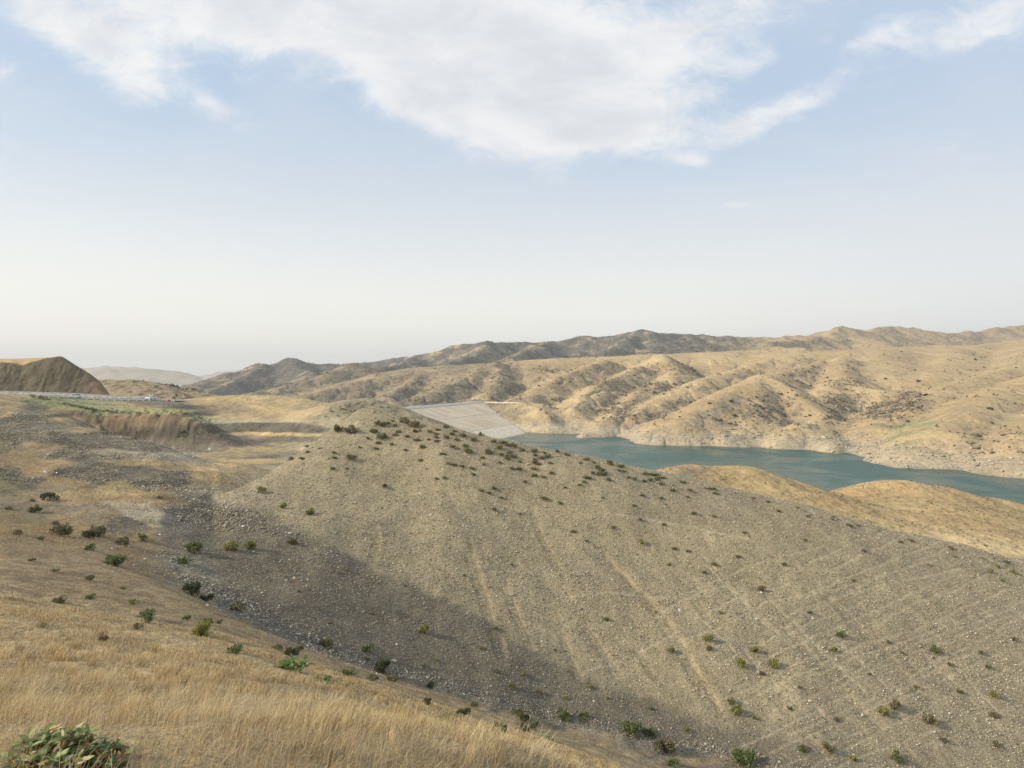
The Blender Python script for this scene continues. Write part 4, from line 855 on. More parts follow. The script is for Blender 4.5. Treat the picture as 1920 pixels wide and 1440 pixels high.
FACE = [(1107,1290,18),(793,1250,16),(690,1237,16),(230,1105,14),(103,1072,18),(167,1087,24),(60,1052,18),(103,983,16),(35,1003,24),(75,1012,18),(60,940,12),(15,955,16),(300,935,16),(250,1130,18),(248,1133,16),(1520,1150,14),(1865,1345,22),(1853,1252,16),(1783,1248,16),(1428,1265,18),(1668,1206,12),(1858,1073,16),(1872,1064,18),(1692,1226,14),(1569,1351,14),(1265,1030,14),(1290,1035,12),(1340,1060,16),(1245,985,12),(1320,1075,14),(1395,1000,10),(1460,960,12),(1515,970,12),(1560,975,10),(1300,965,14),(1340,970,12),(1200,975,12),(1130,935,10),(1150,990,12),(1385,1045,14),(1255,1060,12),(1470,1060,14),(1620,1035,14),(1710,1015,10),(1690,1018,12),(1790,1045,12),(1740,1060,10),(1900,1075,16),(1880,1090,12),(1600,1090,12),(1350,1150,14),(1510,1015,12),(1230,1150,10),(1800,1300,16),(1900,1200,14),(1840,1225,14),(1770,1390,18),(1630,1265,12),(1870,1400,22),(1480,1330,14),(1600,1425,20),(1720,1290,14),(1500,1290,12),(930,1180,12),(1040,1220,10),(870,1080,10),(960,1060,10),(1080,1080,8),(760,1100,10),(650,1070,10),(700,1150,12),(820,1240,12),(930,1260,14),(980,1265,16),(900,1215,14),(1010,1300,18),(1060,1310,14),(1220,1330,14),(1290,1370,16),(1140,1310,12),(960,1290,20),(560,1110,10),(480,1075,8),(620,1170,12)]
def plant_shrubs():
    allp = [(a, b) for a, b, *_ in ONE]+[(a, b) for a, b, _ in CREST]+[(a, b) for a, b, _ in FACE]
    g = np.random.default_rng(5)
    # more of the same along the ridge line and rim: it is thick with little shrubs
    cx = [400,560,620,680,760,830,900,1000,1100,1250,1350,1500,1700,1920]; cy = [955,858,816,772,792,800,818,842,858,890,914,950,1002,1058]
    rim = []
    for i in range(75):
        x = g.uniform(700, 1330); rim.append((x, np.interp(x, cx, cy)+4+abs(g.normal(0, 1))*(26 if x < 1150 else 14), g.uniform(8, 17)))
    for i in range(30):
        x = g.uniform(1300, 1915); rim.append((x, np.interp(x, cx, cy)+4+abs(g.normal(0, 6)), g.uniform(7, 13)))
    back = [(g.uniform(608, 770), 0, g.uniform(4, 8)) for i in range(45)]
    bx = [600, 650, 682, 715, 745, 790]; by = [768, 755, 746, 757, 769, 788]
    back = [(x, np.interp(x, bx, by)+g.uniform(2, 22), w) for x, _, w in back]
    pts = allp+[(a, b) for a, b, _ in rim]+[(a, b) for a, b, _ in back]
    H = hit([p[0] for p in pts], [min(p[1], 1439) for p in pts]); i = 0
    for a, b, w, st, lab in ONE:
        put_shrub(H[i], w*1.2, st, lab, None, .95, big=(w >= 30 and st in ('olive', 'green', 'dark', 'yellow'))); i += 1
    sty = ['olive', 'olive', 'dry', 'dry', 'olive', 'green']
    colw = {'olive': 'grey-green', 'dark': 'dark', 'dry': 'brownish', 'green': 'green', 'yellow': 'yellowish'}
    LM = [(657,805,'the largest left shoulder shrub'),(777,795,'the tallest shrub on the summit rim'),(722,911,'the lone black-looking shrub'),(937,836,'the yellow-green skyline shrub'),
      (581,959,'the cushion shrub on the left flank'),(1142,867,'the skyline clump by the lake'),(1250,887,'the skyline start of the first yellow hill'),(1500,948,'the skyline under the yellow hill gap'),(1860,1045,'the right end of the ridge line'),
      (1202,1015,'the yellow-green shrub in mid-face'),(1429,1103,'the pale straw tuft high on the face'),(1579,1189,'the bush between the sheep tracks'),(1329,1193,'the taller yellow bush by the furrow'),(1451,1244,'the yellow pair'),(1381,1330,'the bright bush at the furrow foot'),
      (1656,1334,'the bright lower-right bush'),(1753,1217,'the bush above the lowest tracks'),(1863,1302,'the yellow bush at the right edge'),(794,1177,'the lone mid-slope yellow-green shrub'),(1137,1158,'the small bush above the furrows'),(1057,1342,'the straw-strip shrub by the gully'),
      (362,1028,'the round shrub on grey gravel'),(92,932,'the lone round valley shrub'),(218,1043,'the tall valley bush'),(112,1123,'the upright weed on brown grass'),(883,1080,'the top of the left furrow'),(705,1000,'the short furrow on the left'),(1554,1402,'the bottom-right pair of bushes'),(1225,1130,'the top of the long furrow'),(1000,870,'the stacked shrub trio'),(1700,1000,'the bright sandy flat')]
    used = {}
    def describe(a, b, w, st):
        k = min(range(len(LM)), key=lambda q: (LM[q][0]-a)**2+((LM[q][1]-b)*1.3)**2); dx, dy = a-LM[k][0], b-LM[k][1]
        dr = ['right of', 'lower right of', 'below', 'lower left of', 'left of', 'upper left of', 'above', 'upper right of'][int(round(math.atan2(dy, dx)/(math.pi/4))) % 8]
        size = 'tiny' if w < 11 else 'small' if w < 16 else 'low' if w < 21 else 'broad'
        key = f'{size} {colw[st]} shrub {dr} {LM[k][2]}'; n = used.get(key, 0); used[key] = n+1
        o = ['', ', second out', ', third out', ', fourth out', ', fifth out', ', sixth out', ', seventh out'][min(n, 6)]
        return key+o
    jobs = [(a, b, w, .75) for a, b, w in CREST+FACE]+[(a, b, w, .7) for a, b, w in rim]
    far = []
    for a, b, w, hs in jobs:
        st = random.choice(sty) if b < 1040 else random.choice(['green', 'dry', 'olive', 'yellow'])
        grp = 'low shrubs dotted over the gravel ridge' if a > 560 else 'scrubby weeds of the left valley'
        if w >= 9.5: put_shrub(H[i], w*.92, st, describe(a, b, w, st), grp, hs)
        else: far.append((H[i], w, st))
        i += 1
    for a, b, w in back: far.append((H[i], w, 'dark')); i += 1
    # green fringe along the lip of the eroded bank and on the terrace
    lx = [55,75,100,150,190,230,280,340,380,410]; ly = [744,749,754,766,773,777,777,776,787,800]
    fr = [(x, np.interp(x, lx, ly)-abs(g.normal(0, 2.0))-.5, g.uniform(4, 9)) for x in np.concatenate([g.uniform(58, 92, 38), g.uniform(120, 240, 80), g.uniform(240, 405, 28)])]
    fr += [(g.uniform(60, 330), 0, g.uniform(2.5, 5)) for _ in range(60)]
    fr = [(x, y if y else np.interp(x, lx, ly)-g.uniform(4, 16), w) for x, y, w in fr]
    fr += [(343+g.normal(0, 4), 815+g.normal(0, 5), 9) for _ in range(9)]
    for (x, y, w), p in zip(fr, hit([q[0] for q in fr], [q[1] for q in fr])): far.append((p, w, random.choice(['green', 'olive', 'green', 'dark'])))
    V, Fs, Cs, off = [], [], [], 0
    for p, w, st in far:
        v, f, _, _ = leaf_cloud(90, 6, .17, seed=off); r = w*p[1]/F/2; v = v*r*np.array([1, 1, .75])+p; V.append(v); Fs.append(f+off); off += len(v)
        Cs.append(np.repeat(np.array(PAL[st])[rng.integers(0, 4, 90)], 4, axis=0))
    tag(nobj('low_scrub', np.concatenate(V), np.concatenate(Fs), 4, [M_foliage], smooth=False, col=np.concatenate(Cs)), 'tiny scrub along the skyline, the hill behind it and the bank lip', 'scrub', kind='stuff')
plant_shrubs()
#MARK_FARVEG

# ------------------------------------------------------------------ scrub, bushes and crags on the far hills
def sample_field(W, n):
    """n random cells of the far grid, weighted by W times the cell's area"""
    A = FY*np.gradient(FY, axis=0)*(FY > 300); P_ = (W*A).ravel(); P_ = P_/P_.sum(); k = rng.choice(len(P_), n, p=P_)
    r, c = np.unravel_index(k, W.shape); r = np.minimum(r, W.shape[0]-2); c = np.minimum(c, W.shape[1]-2)
    a, b = rng.uniform(0, 1, n), rng.uniform(0, 1, n)
    f = lambda Q: (Q[r, c]*(1-a)+Q[r+1, c]*a)*(1-b)+(Q[r, c+1]*(1-a)+Q[r+1, c+1]*a)*b
    return f(FX), f(FY), f(FZ)
def bush_blobs(name, X, Y, Z, rad, nf, cols, hs=.8):
    N = len(X); d = rng.normal(0, 1, (N, nf, 3)); d /= np.linalg.norm(d, axis=2)[..., None]; d[..., 2] = np.abs(d[..., 2])
    c = d*(rad[:, None, None]*rng.uniform(.35, .95, (N, nf, 1)))*np.array([1, 1, hs]); s = rad[:, None, None]*rng.uniform(.25, .5, (N, nf, 1))
    t = rng.normal(0, 1, (N, nf, 3)); t /= np.linalg.norm(t, axis=2)[..., None]; b = np.cross(t, rng.normal(0, 1, (N, nf, 3))); b /= np.linalg.norm(b, axis=2)[..., None]
    o = np.stack([X, Y, Z], -1)[:, None]; c = c+o
    V = np.stack([c-t*s, c+b*s*.7, c+t*s, c-b*s*.7], 2).reshape(-1, 3)
    C = np.repeat(pick(cols, [1]*len(cols), N*nf, .2), 4, axis=0)
    return nobj(name, V, np.arange(len(V)).reshape(-1, 4), 4, [M_foliage], smooth=False, col=C)
DARKS = [(.075,.078,.048),(.10,.10,.062),(.055,.06,.038),(.125,.115,.075)]
def far_veg():
    W = FSC**1.15*(FZ > WATER+9)
    W1 = W*(FY < 1000); X, Y, Z = sample_field(W1, 10500); X2, Y2, Z2 = sample_field(W*(FY >= 1000)*(FY < 2600), 17000)
    cl = fbm(X/22, Y/22, 3, 601); k = (cl > -.12)|(rng.uniform(0, 1, len(X)) < .35); X, Y, Z = X[k], Y[k], Z[k]
    rad = np.clip(np.exp(rng.normal(math.log(.85), .45, len(X))), .4, 2.6)
    a = bush_blobs('hillside_scrub', X, Y, Z, rad, 7, DARKS)
    tag(a, 'dark scrub speckling the gullies and shaded sides of the far hills', 'scrub', kind='stuff')
    rad = np.clip(np.exp(rng.normal(math.log(1.7), .4, len(X2))), .8, 4)
    tag(bush_blobs('distant_scrub', X2, Y2, Z2, rad, 4, DARKS), 'dark scrub covering the grey range at the back', 'scrub', kind='stuff')
        # tussocks on the near yellow hills
    nq = 9000; u = rng.uniform(.2, .85, nq); Y = rng.uniform(140**2, 250**2, nq)**.5; X = u*Y; Z = height(X, Y); kk = (fbm(X/12, Y/12, 4, 621) > -.1)&(Z > WATER+1.5); X, Y, Z = X[kk], Y[kk], Z[kk]
    n = len(X)
    tag(bush_blobs('tussocks', X, Y, Z, np.clip(np.exp(rng.normal(math.log(.20), .4, len(X))), .1, .5), 6, [(.16,.135,.07),(.20,.165,.085),(.12,.11,.06),(.26,.20,.10)]), 'dull tussocks peppering the yellow hills this side of the water', 'tussocks', kind='stuff')
    # crags
    X, Y, Z = sample_field(FCR**1.5*(FY < 1000)*(FZ > WATER+2), 9000); kk = fbm(X/9, Y/9, 3, 611) > -.05; X, Y, Z = X[kk], Y[kk], Z[kk]; n = len(X); rad = np.clip(np.exp(rng.normal(math.log(.62), .5, n)), .3, 2.6)
    tag(stones('crags', X, Y, Z, rad, pick([(.23,.195,.15),(.17,.148,.115),(.33,.28,.21),(.12,.107,.085)], [3, 3, 2, 2], n)), 'broken brown crags in the gorges above the water', 'rocks', kind='stuff')
    sh = np.exp(-(((960+F*FX/FY)-1840)/50)**2)+.8*np.exp(-(((960+F*FX/FY)-1610)/60)**2)+.7*np.exp(-(((960+F*FX/FY)-1350)/110)**2)+.3
    X, Y, Z = sample_field(sh*(FZ > WATER)*(FZ < WATER+11)*(FY < 620)*(FY > 320), 3800); n = len(X); rad = np.clip(np.exp(rng.normal(math.log(.42), .5, n)), .2, 1.6)
    tag(stones('shore_rocks', X, Y, Z, rad, pick([(.48,.42,.32),(.38,.33,.25),(.55,.49,.39),(.28,.24,.18)], [3, 3, 1.5, 1.5], n)), 'pale rocks along the bared shore of the far bank', 'rocks', kind='stuff')
far_veg()
FARB = [(1371,754,12,'large round bush alone on the golden spur above mid-lake'),(1302,697,7,'small bush on the open slope high above the lake'),(1035,750,7,'bush on the spur foot right of the dam'),(1464,740,11,'green bush at the head of the gully right of the big spur'),(1520,724,8,'green bush on the pale slope left of the crags'),
 (1551,709,7,'bush on the pale knoll above the crags'),(1702,791,9,'round bush alone above the green patch'),(1857,768,12,'large dark bush alone on the right golden slope'),(1736,742,12,'dense dark bush at the upper end of the gorge'),(1722,716,11,'bush in the ravine above the gorge'),(1661,711,8,'flat dark bush on the round hill above the gorge'),
 (1640,714,6,'small bush left of the flat dark bush on the round hill'),(1612,705,5,'tiny bush on top of the round hill'),(1829,675,8,'dark bush in the high ravine at right'),(1848,670,5,'tiny bush right of the high ravine'),(1860,793,7,'little rock-hugging bush below the large right-hand bush'),(1330,757,8,'bush left of the large round bush, on the spur edge'),(1345,730,6,'bush on the spur crest above the large round bush'),
 (1420,770,9,'bush at the left of the central crags'),(1518,780,8,'bush low in the central gully'),(1120,692,6,'bush on the first golden spur crest'),(1070,716,6,'bush on the golden slope right of the dam'),(1175,742,7,'bush at the side of the second gully'),(1088,733,6,'bush midway down the golden slope right of the dam'),(1010,724,7,'bush high on the spur behind the dam'),(700,745,7,'bush on the slope behind the dam crest'),
 (1245,740,7,'bush among crags between the two big spurs'),(1290,728,6,'bush on the flank of the longest spur'),(1485,705,6,'bush on the ridge crest above the central gully'),(1405,694,5,'tiny bush on the high saddle'),(1190,705,7,'bush at the top of the dark hollow'),(1800,700,5,'tiny bush on the smooth upper slope at right'),(1690,640+20,5,'tiny bush on the high plateau'),(1885,800,7,'bush on the rocky gully at the right edge'),(1905,690,5,'tiny bush on the high right slope')]
def far_bushes():
    H = hit([b[0] for b in FARB], [b[1] for b in FARB])
    for (px, py, w, lab), p in zip(FARB, H):
        o = link(bpy.data.objects.new('bush', SHR['dark'][px % 4])); r = w*p[1]/F/2; o.location = (p[0], p[1], p[2]-.1*r); o.scale = (r, r*.95, r*.95); o.rotation_euler = (0, 0, random.uniform(0, 6)); tag(o, lab, 'bush', 'bushes on the far hillsides')
far_bushes()

# ------------------------------------------------------------------ single stones worth naming
ROCKS = [(388,1137,11,'P','biggest pale boulder, at the edge of the gully grass'),(405,1140,7,'P','smaller pale boulder just right of the biggest one'),(412,1145,6,'P','flat pale stone right of the two gully boulders'),(458,1131,6,'P','pale stone right of the rounded gully shrub'),(470,1136,6,'P','pair stone of the gully, next to the rounded shrub'),(452,1145,5,'P','pale stone at the foot of the rounded gully shrub'),
 (552,1085,8,'T','tan boulder on the dark gravel above the gully'),(536,1089,6,'P','pale boulder left of the tan boulder on dark gravel'),(565,1090,7,'G','grey boulder right of the tan boulder on dark gravel'),(575,1098,4,'P','small white stone below the grey boulder'),(744,1209,6,'P','round white stone alone on the dark gravel'),(692,1211,5,'P','white stone beside the green gully shrub'),(738,1240,12,'S','flat sandy slab in the gully bed'),(558,1190,11,'S','flat cream slab lying in the gully straw'),(580,1189,6,'P','upright cream stone right of the flat slab'),
 (1275,1146,9,'W','white elongated slab standing out on the ridge face'),(634,938,6,'W','white stone with dark scrub on the left face'),(757,948,6,'T','tan stone low in the pale upper face'),(830,881,5,'W','bright white stone in the upper middle face'),(782,926,5,'T','tan stone in the middle of the pale face'),(1306,1292,7,'T','tan stone left of the long furrow'),(1329,1300,5,'T','tan stone close beside the long furrow'),(1353,1332,6,'T','tan stone at the very end of the furrow'),
 (1518,1315,7,'P','pale stone on the lower right face'),(1568,1238,6,'P','tilted pale stone right of the yellow pair'),(1617,1342,8,'P','pale cracked stone by the bottom right bushes'),(1462,1135,5,'T','tan stone beside the upper sheep track'),(1419,1161,6,'P','pale stone under the straw tuft'),(1240,1158,5,'P','stone left of the white slab'),(1113,1315,6,'P','pale stone low on the dark gravel'),(1369,1294,5,'P','small pale stone above the green-yellow bush'),
 (85,886,9,'W','white stone patch in the left valley'),(250,1061,7,'P','pale stone at the foot of the tall valley bush'),(272,1049,7,'W','white stone right of the tall valley bush'),(210,1029,6,'W','white stone left of the tall valley bush'),(615,1095,5,'G','grey stone high on the dark gravel'),(740,1265,6,'P','small stone at the cluster by the gully'),(920,1287,5,'P','pale stone above the gully bed'),(300,1003,5,'W','small white stone at the left gully head'),(868,987,4,'W','tiny white stone in the mid face'),(944,838,4,'W','tiny white stone by the yellow-green skyline shrub'),(1660,1075,4,'W','tiny white stone on the upper track'),
 (394,843,7,'W','white stone on the valley floor below the bank'),(188,795,5,'P','pale stone on the gravel spur')]
def rock_mesh(seed):
    g = np.random.default_rng(seed); import bmesh
    bm = bmesh.new(); bmesh.ops.create_icosphere(bm, subdivisions=3, radius=1)
    q = [(Vector(g.normal(0, 1, 3)).normalized(), g.uniform(.55, .85)) for _ in range(14)]
    for v in bm.verts:
        for n, d in q:
            e = v.co.dot(n)-d
            if e > 0: v.co -= n*e*.95
        v.co *= 1+.04*math.sin(v.co.x*9+seed)*math.cos(v.co.y*7)
    me = bpy.data.meshes.new('rock'); bm.to_mesh(me); bm.free(); return me
RMAT = {'P': plain('pale_stone', (.60,.56,.48), .9, scale=6, var=.2), 'T': plain('tan_stone', (.50,.42,.30), .9, scale=6, var=.2), 'G': plain('grey_stone', (.30,.30,.27), .9, scale=6, var=.25), 'S': plain('sandy_slab', (.58,.48,.33), .9, scale=6), 'W': plain('white_stone', (.78,.77,.72), .85, scale=6, var=.1)}
RM = {k: [rock_mesh(i*3+j) for j in range(3)] for i, k in enumerate(RMAT)}
for k, l in RM.items():
    for me in l: me.materials.append(RMAT[k])
H = hit([r[0] for r in ROCKS], [r[1] for r in ROCKS])
for i, ((px, py, w, k, lab), p) in enumerate(zip(ROCKS, H)):
    o = link(bpy.data.objects.new('rock', RM[k][i % 3])); r = w*p[1]/F/2; fl = .35 if k == 'S' else .7; o.location = (p[0], p[1], p[2]+r*.2); o.scale = (r, r*.75, r*fl)
    o.rotation_euler = (random.uniform(-.3, .3), random.uniform(-.3, .3), random.uniform(0, 6)) if k not in 'SW' else (0, .15, .2)
    if px == 1275: o.scale = (r*1.1, r*.5, r*.6); o.rotation_euler = (.2, .75, .1)
    tag(o, lab, 'rock', 'single rocks lying on the slopes')

# ------------------------------------------------------------------ dam
def build_dam():
    root = empty('dam', (-90, 536, -27)); tag(root, 'pale stone-faced embankment dam closing the far end of the reservoir', 'dam')
    A = Vector((0, 0, 0)); ax = Vector((.365, .931, 0)); nn = Vector((.931, -.365, 0))
    def Pt(a, b): return A+ax*a+nn*(77*b)+Vector((0, 0, -23*b))
    m, t, b = new_mat('dam_facing'); co = t.n('ShaderNodeTexCoord').outputs['Object']
    mp = t.n('ShaderNodeMapping'); mp.inputs['Rotation'].default_value = (0, 0, -math.atan2(.931, .365)); t.link(co, mp.inputs[0]); mp.inputs['Scale'].default_value = (1, 1, 1)
    m2 = t.n('ShaderNodeMapping'); m2.inputs['Scale'].default_value = (.28, .03, .1); t.link(mp.outputs[0], m2.inputs[0])
    st = t.ramp(t.noise(m2.outputs[0], 1.0, 5, .6), .35, .65); n2 = t.ramp(t.noise(co, .12, 4), .3, .7)
    c = t.mix(st, (.68, .57, .41), (.44, .36, .255)); c = t.mix(t.m('MULTIPLY', n2, .4), c, (.68, .56, .41)); t.link(c, b.inputs['Base Color'])
    bp = t.n('ShaderNodeBump'); bp.inputs['Distance'].default_value = .5; t.link(t.noise(co, .8, 4), bp.inputs['Height']); t.link(bp.outputs[0], b.inputs['Normal'])
    conc = plain('pale_concrete', (.88, .87, .82), .8, scale=.5, var=.06); lowm = plain('wet_line_facing', (.62, .54, .41), .85, scale=.4, var=.18)
    def band(name, b0, b1, mat, step, lift=0.0):
        V = []; n = 28
        for i in range(n+1):
            for bb in (b0, b1):
                a0 = -75; a1 = 164-81*bb; a = a0+(a1-a0)*i/n; p = Pt(a, bb); V.append((p.x, p.y, p.z+lift))
        for i in range(n+1):
            for bb in (b0, b1):
                a0 = -75; a1 = 164-81*bb; a = a0+(a1-a0)*i/n; p = Pt(a, bb); V.append((p.x-4*.931, p.y+4*.365, p.z-5))
        q = MB(); k = 2*(n+1); Fs = []
        for i in range(n): Fs += [(2*i, 2*i+1, 2*i+3, 2*i+2), (k+2*i, k+2*i+2, k+2*i+3, k+2*i+1), (2*i, 2*i+2, k+2*i+2, k+2*i), (2*i+1, k+2*i+1, k+2*i+3, 2*i+3)]
        Fs += [(0, k, k+1, 1), (2*n, 2*n+1, k+2*n+1, k+2*n)]; q.add(V, Fs); return q.build(name, mat, root)
    band('upper_face', .0, .345, m, 0); band('middle_face', .365, .72, m, 0, -.05); band('lower_face', .735, 1.25, lowm, 0, -.10)
    bm_ = plain('berm_track', (.72,.64,.50), .9, scale=.3, var=.15); band('berm', .348, .362, bm_, 0, .12); band('berm', .723, .733, bm_, 0, .08)
    q = MB(); L = 242; c = A+ax*(164-L/2)-nn*1.2+Vector((0, 0, .4)); q.box(tuple(c), (L, .8, 2.2), math.atan2(.931, .365)); q.build('parapet', conc, root)
    q = MB(); c = A+ax*(164-L/2)-nn*5.4+Vector((0, 0, -1.2)); q.box(tuple(c), (L, 7.6, 1.6), math.atan2(.931, .365)); q.build('crest_road', plain('crest_gravel', (.48,.44,.37)), root)
    q = MB(); q.extrude([(-5, .3), (0, .6), (0, -2), (-60, -40), (-60, -42)], 0, 1); 
    p0 = Pt(164, 0); p1 = P(992, 756, 668); d = Vector(p1)-Vector((-90, 536, -27))-p0; a = math.atan2(d.y, d.x); mid = p0+d/2
    q = MB(); q.box((mid.x, mid.y, -.1), (d.length, .8, 1.3), a); q.build('abutment_wall', bm_, root)
build_dam()

# ------------------------------------------------------------------ road, barrier, posts, sign, cars
asph = plain('worn_asphalt', (.24, .23, .21), .9, scale=.8, var=.12)
def build_road():
    xs = np.linspace(-330, -127, 80); V = []
    for x in xs:
        t = (x+330)/211; yo = 5*max(0, t-.8)
        for y in (248.5, 254, 259.5): Y = y+yo; V.append((x, Y, float(height(np.array([x]), np.array([Y]))[0])+.15))
    V = np.array(V).reshape(len(xs), 3, 3)
    V[:, :, 2] = np.maximum(V[:, :, 2], np.convolve(np.pad(V[:, 1, 2], 4, mode='edge'), np.ones(9)/9, 'valid')[:, None])
    i = np.arange(len(xs)-1)[:, None]*3+np.arange(2)[None]; Fc = np.stack([i, i+3, i+4, i+1], -1).reshape(-1, 4)
    o = nobj('road', V.reshape(-1, 3), Fc, 4, [asph]); tag(o, kind='structure'); return V
RV = build_road()
def road_z(x): return float(np.interp(x, RV[:, 1, 0], RV[:, 1, 2]))
def barrier():
    q = MB(); prof = [(-.35, -.6), (.35, -.6), (.35, .15), (.16, .45), (.11, 1.15), (-.11, 1.15), (-.16, .45), (-.35, .15)]
    xs = np.linspace(-326, -140, 70); rings = []
    for x in xs: rings.append([(x, 263.2+a, road_z(x)+b) for a, b in prof])
    n = len(prof); V = [v for r in rings for v in r]; Fs = []
    for i in range(len(xs)-1):
        for k in range(n): Fs.append((i*n+k, i*n+(k+1) % n, (i+1)*n+(k+1) % n, (i+1)*n+k))
    Fs += [tuple(range(n))[::-1], tuple(range((len(xs)-1)*n, len(xs)*n))]
    q.add(V, Fs); o = q.build('roadside_barrier', plain('weathered_concrete', (.42,.40,.36), .9, scale=.6, var=.2)); tag(o, 'long low grey concrete barrier between road and cliff', 'barrier')
barrier()
M_white = plain('white_paint', (.78,.78,.75), .5, var=.05); M_black = plain('black_paint', (.03,.03,.03), .6); M_red = plain('red_paint', (.50,.05,.035), .5); M_grey = plain('galvanised_steel', (.4,.4,.4), .45, .6)
M_sign = plain('sign_white', (.80,.80,.78), .5, var=.03); M_glass = plain('car_glass', (.015,.018,.02), .12, spec=.6); M_rub = plain('tyre_rubber', (.03,.03,.03), .9); M_silver = plain('silver_paint', (.55,.57,.58), .35, .35, var=.03, spec=.5); M_wcar = plain('white_car_paint', (.75,.75,.74), .3, var=.03, spec=.5); M_lamp = plain('lamp_lens', (.7,.72,.72), .2, spec=.6); M_tail = plain('tail_lamp', (.35,.02,.02), .3)
def post(px, i):
    x = (px-960)/F*247; z = float(height(np.array([x]), np.array([247.]))[0]); r = empty('marker_post', (x, 247, z))
    words = ['first', 'second', 'third', 'fourth', 'fifth', 'sixth', 'seventh', 'eighth', 'ninth', 'tenth', 'eleventh', 'twelfth', 'thirteenth', 'fourteenth', 'fifteenth', 'sixteenth']
    tag(r, f'white roadside marker post with black band, {words[i]} from the left edge', 'marker post', 'marker posts along the road')
    MB().box((0, 0, .40), (.24, .2, 1.2), 0, .8).build('shaft', M_white, r); MB().box((0, 0, .72), (.25, .21, .28), 0, .95).build('band', M_black, r)
for i, px in enumerate([14, 29, 43, 60, 76, 92, 108, 163, 176, 190, 201, 214, 228, 241, 256, 268]): post(px, i)
def wheel(parent, c, r=.32, w=.22):
    V = MB(); n = 18; ring = [(c[0]+r*math.cos(a), c[2]+r*math.sin(a)) for a in [2*math.pi*k/n for k in range(n)]]
    V.extrude(ring, c[1]-w/2, c[1]+w/2); o = V.build('wheel', M_rub, parent); V = MB(); ring = [(c[0]+r*.6*math.cos(a), c[2]+r*.6*math.sin(a)) for a in [2*math.pi*k/10 for k in range(10)]]
    V.extrude(ring, c[1]-w/2-.015, c[1]+w/2+.015); V.build('rim', M_grey, o)
def car(loc, rz, paint, label, suv=False):
    root = empty('car', loc, rz); tag(root, label, 'car'); h = 1.62 if suv else 1.45
    body = [(-2.1,.35),(-2.12,.75),(-2.0,.95),(-1.15,1.0),(1.75,1.02),(2.05,.85),(2.1,.4),(1.75,.32),(-1.7,.30)]
    q = MB(); q.extrude(body, -.86, .86); q.build('body', paint, root, bevel=.06)
    cab = [(-1.2,.99),(-.45,h-.06),(.95,h),(1.65,1.0)]; n = 4; V = [(x, -.84, z) if z < 1.1 else (x, -.66, z) for x, z in cab]+[(x, .84, z) if z < 1.1 else (x, .66, z) for x, z in cab]
    q = MB(); q.add(V, [(0, 1, 2, 3), (7, 6, 5, 4), (0, 4, 5, 1), (1, 5, 6, 2), (2, 6, 7, 3)]); q.build('roof', paint, root, bevel=.03)
    for s in (-1, 1):
        for x0, x1 in ((-.95, .22), (.32, 1.32)):
            zt = h-.16; a = (x0+.42 if x0 < 0 else x0); b = x1 if x0 < 0 else x1-.18
            def yy(z): return s*(.84-.18*(z-1.0)/(h-1.0)+.012)
            MB().add([(x0, yy(1.05), 1.05), (x1, yy(1.05), 1.05), (b, yy(zt), zt), (a, yy(zt), zt), (x0, yy(1.05)-s*.03, 1.05), (x1, yy(1.05)-s*.03, 1.05), (b, yy(zt)-s*.03, zt), (a, yy(zt)-s*.03, zt)],
                     [(0, 1, 2, 3), (7, 6, 5, 4), (0, 4, 5, 1), (1, 5, 6, 2), (2, 6, 7, 3), (3, 7, 4, 0)]).build('window', M_glass, root)
        for x in (-1.3, 1.3): wheel(root, (x, s*.78, .32))
        MB().box((-2.10, s*.62, .72), (.06, .34, .16)).build('headlight', M_lamp, root); MB().box((2.08, s*.66, .78), (.06, .26, .2)).build('tail_light', M_tail, root)
    for x0, z0, x1, z1 in ((-1.17, 1.03, -.52, h-.12), (1.62, 1.04, 1.03, h-.06)):
        e = -.02 if x0 < 0 else .02
        MB().add([(x0+e, -.72, z0+.02), (x0+e, .72, z0+.02), (x1+e, .60, z1), (x1+e, -.60, z1), (x0-e*.5, -.72, z0), (x0-e*.5, .72, z0), (x1-e*.5, .60, z1), (x1-e*.5, -.60, z1)],
                 [(0, 1, 2, 3), (7, 6, 5, 4), (0, 4, 5, 1), (1, 5, 6, 2), (2, 6, 7, 3), (3, 7, 4, 0)]).build('windscreen', M_glass, root)
def on_road(px, y): x = (px-960)/F*y; return (x, y, road_z(x)+.01)
car(on_road(141, 251.5), 0, M_silver, 'silver hatchback driving on the road below the dark cliff', True)
car(on_road(283, 257), R(80), M_wcar, 'white car with dark windows half hidden behind the warning sign', False)
x, y, z = on_road(280.5, 247.5); z = float(height(np.array([x]), np.array([y]))[0])
r = empty('warning_sign', (x, y, z)); tag(r, 'red-bordered triangular warning sign on a white post beside the white car', 'sign')
MB().box((0, 0, .85), (.28, .14, 2.3)).build('post', M_white, r)
MB().extrude([(-.62, 1.85), (.62, 1.85), (0, 2.95)], -.12, -.09).build('border', M_red, r); MB().extrude([(-.40, 1.97), (.40, 1.97), (0, 2.68)], -.135, -.125).build('panel', M_sign, r)
x = (317-960)/F*248; z = float(height(np.array([x]), np.array([248.]))[0])
r = empty('road_barricade', (x, 248, z)); tag(r, 'red and white striped barricade at the road bend', 'barricade')
for s in (-1, 1): MB().box((s*.78, 0, .45), (.26, .14, 1.5)).build('post', M_white, r)
bd = MB().box((0, -.09, .98), (1.95, .04, .42)).build('board', M_white, r)
for k in range(4): MB().extrude([(-.9+k*.5, .78), (-.68+k*.5, .78), (-.52+k*.5, 1.18), (-.74+k*.5, 1.18)], -.125, -.115).build('stripe', M_red, bd)
bd = MB().box((0, -.085, .40), (1.3, .03, .34)).build('board', M_red, r)
x = (326-960)/F*248; z = float(height(np.array([x]), np.array([248.]))[0])
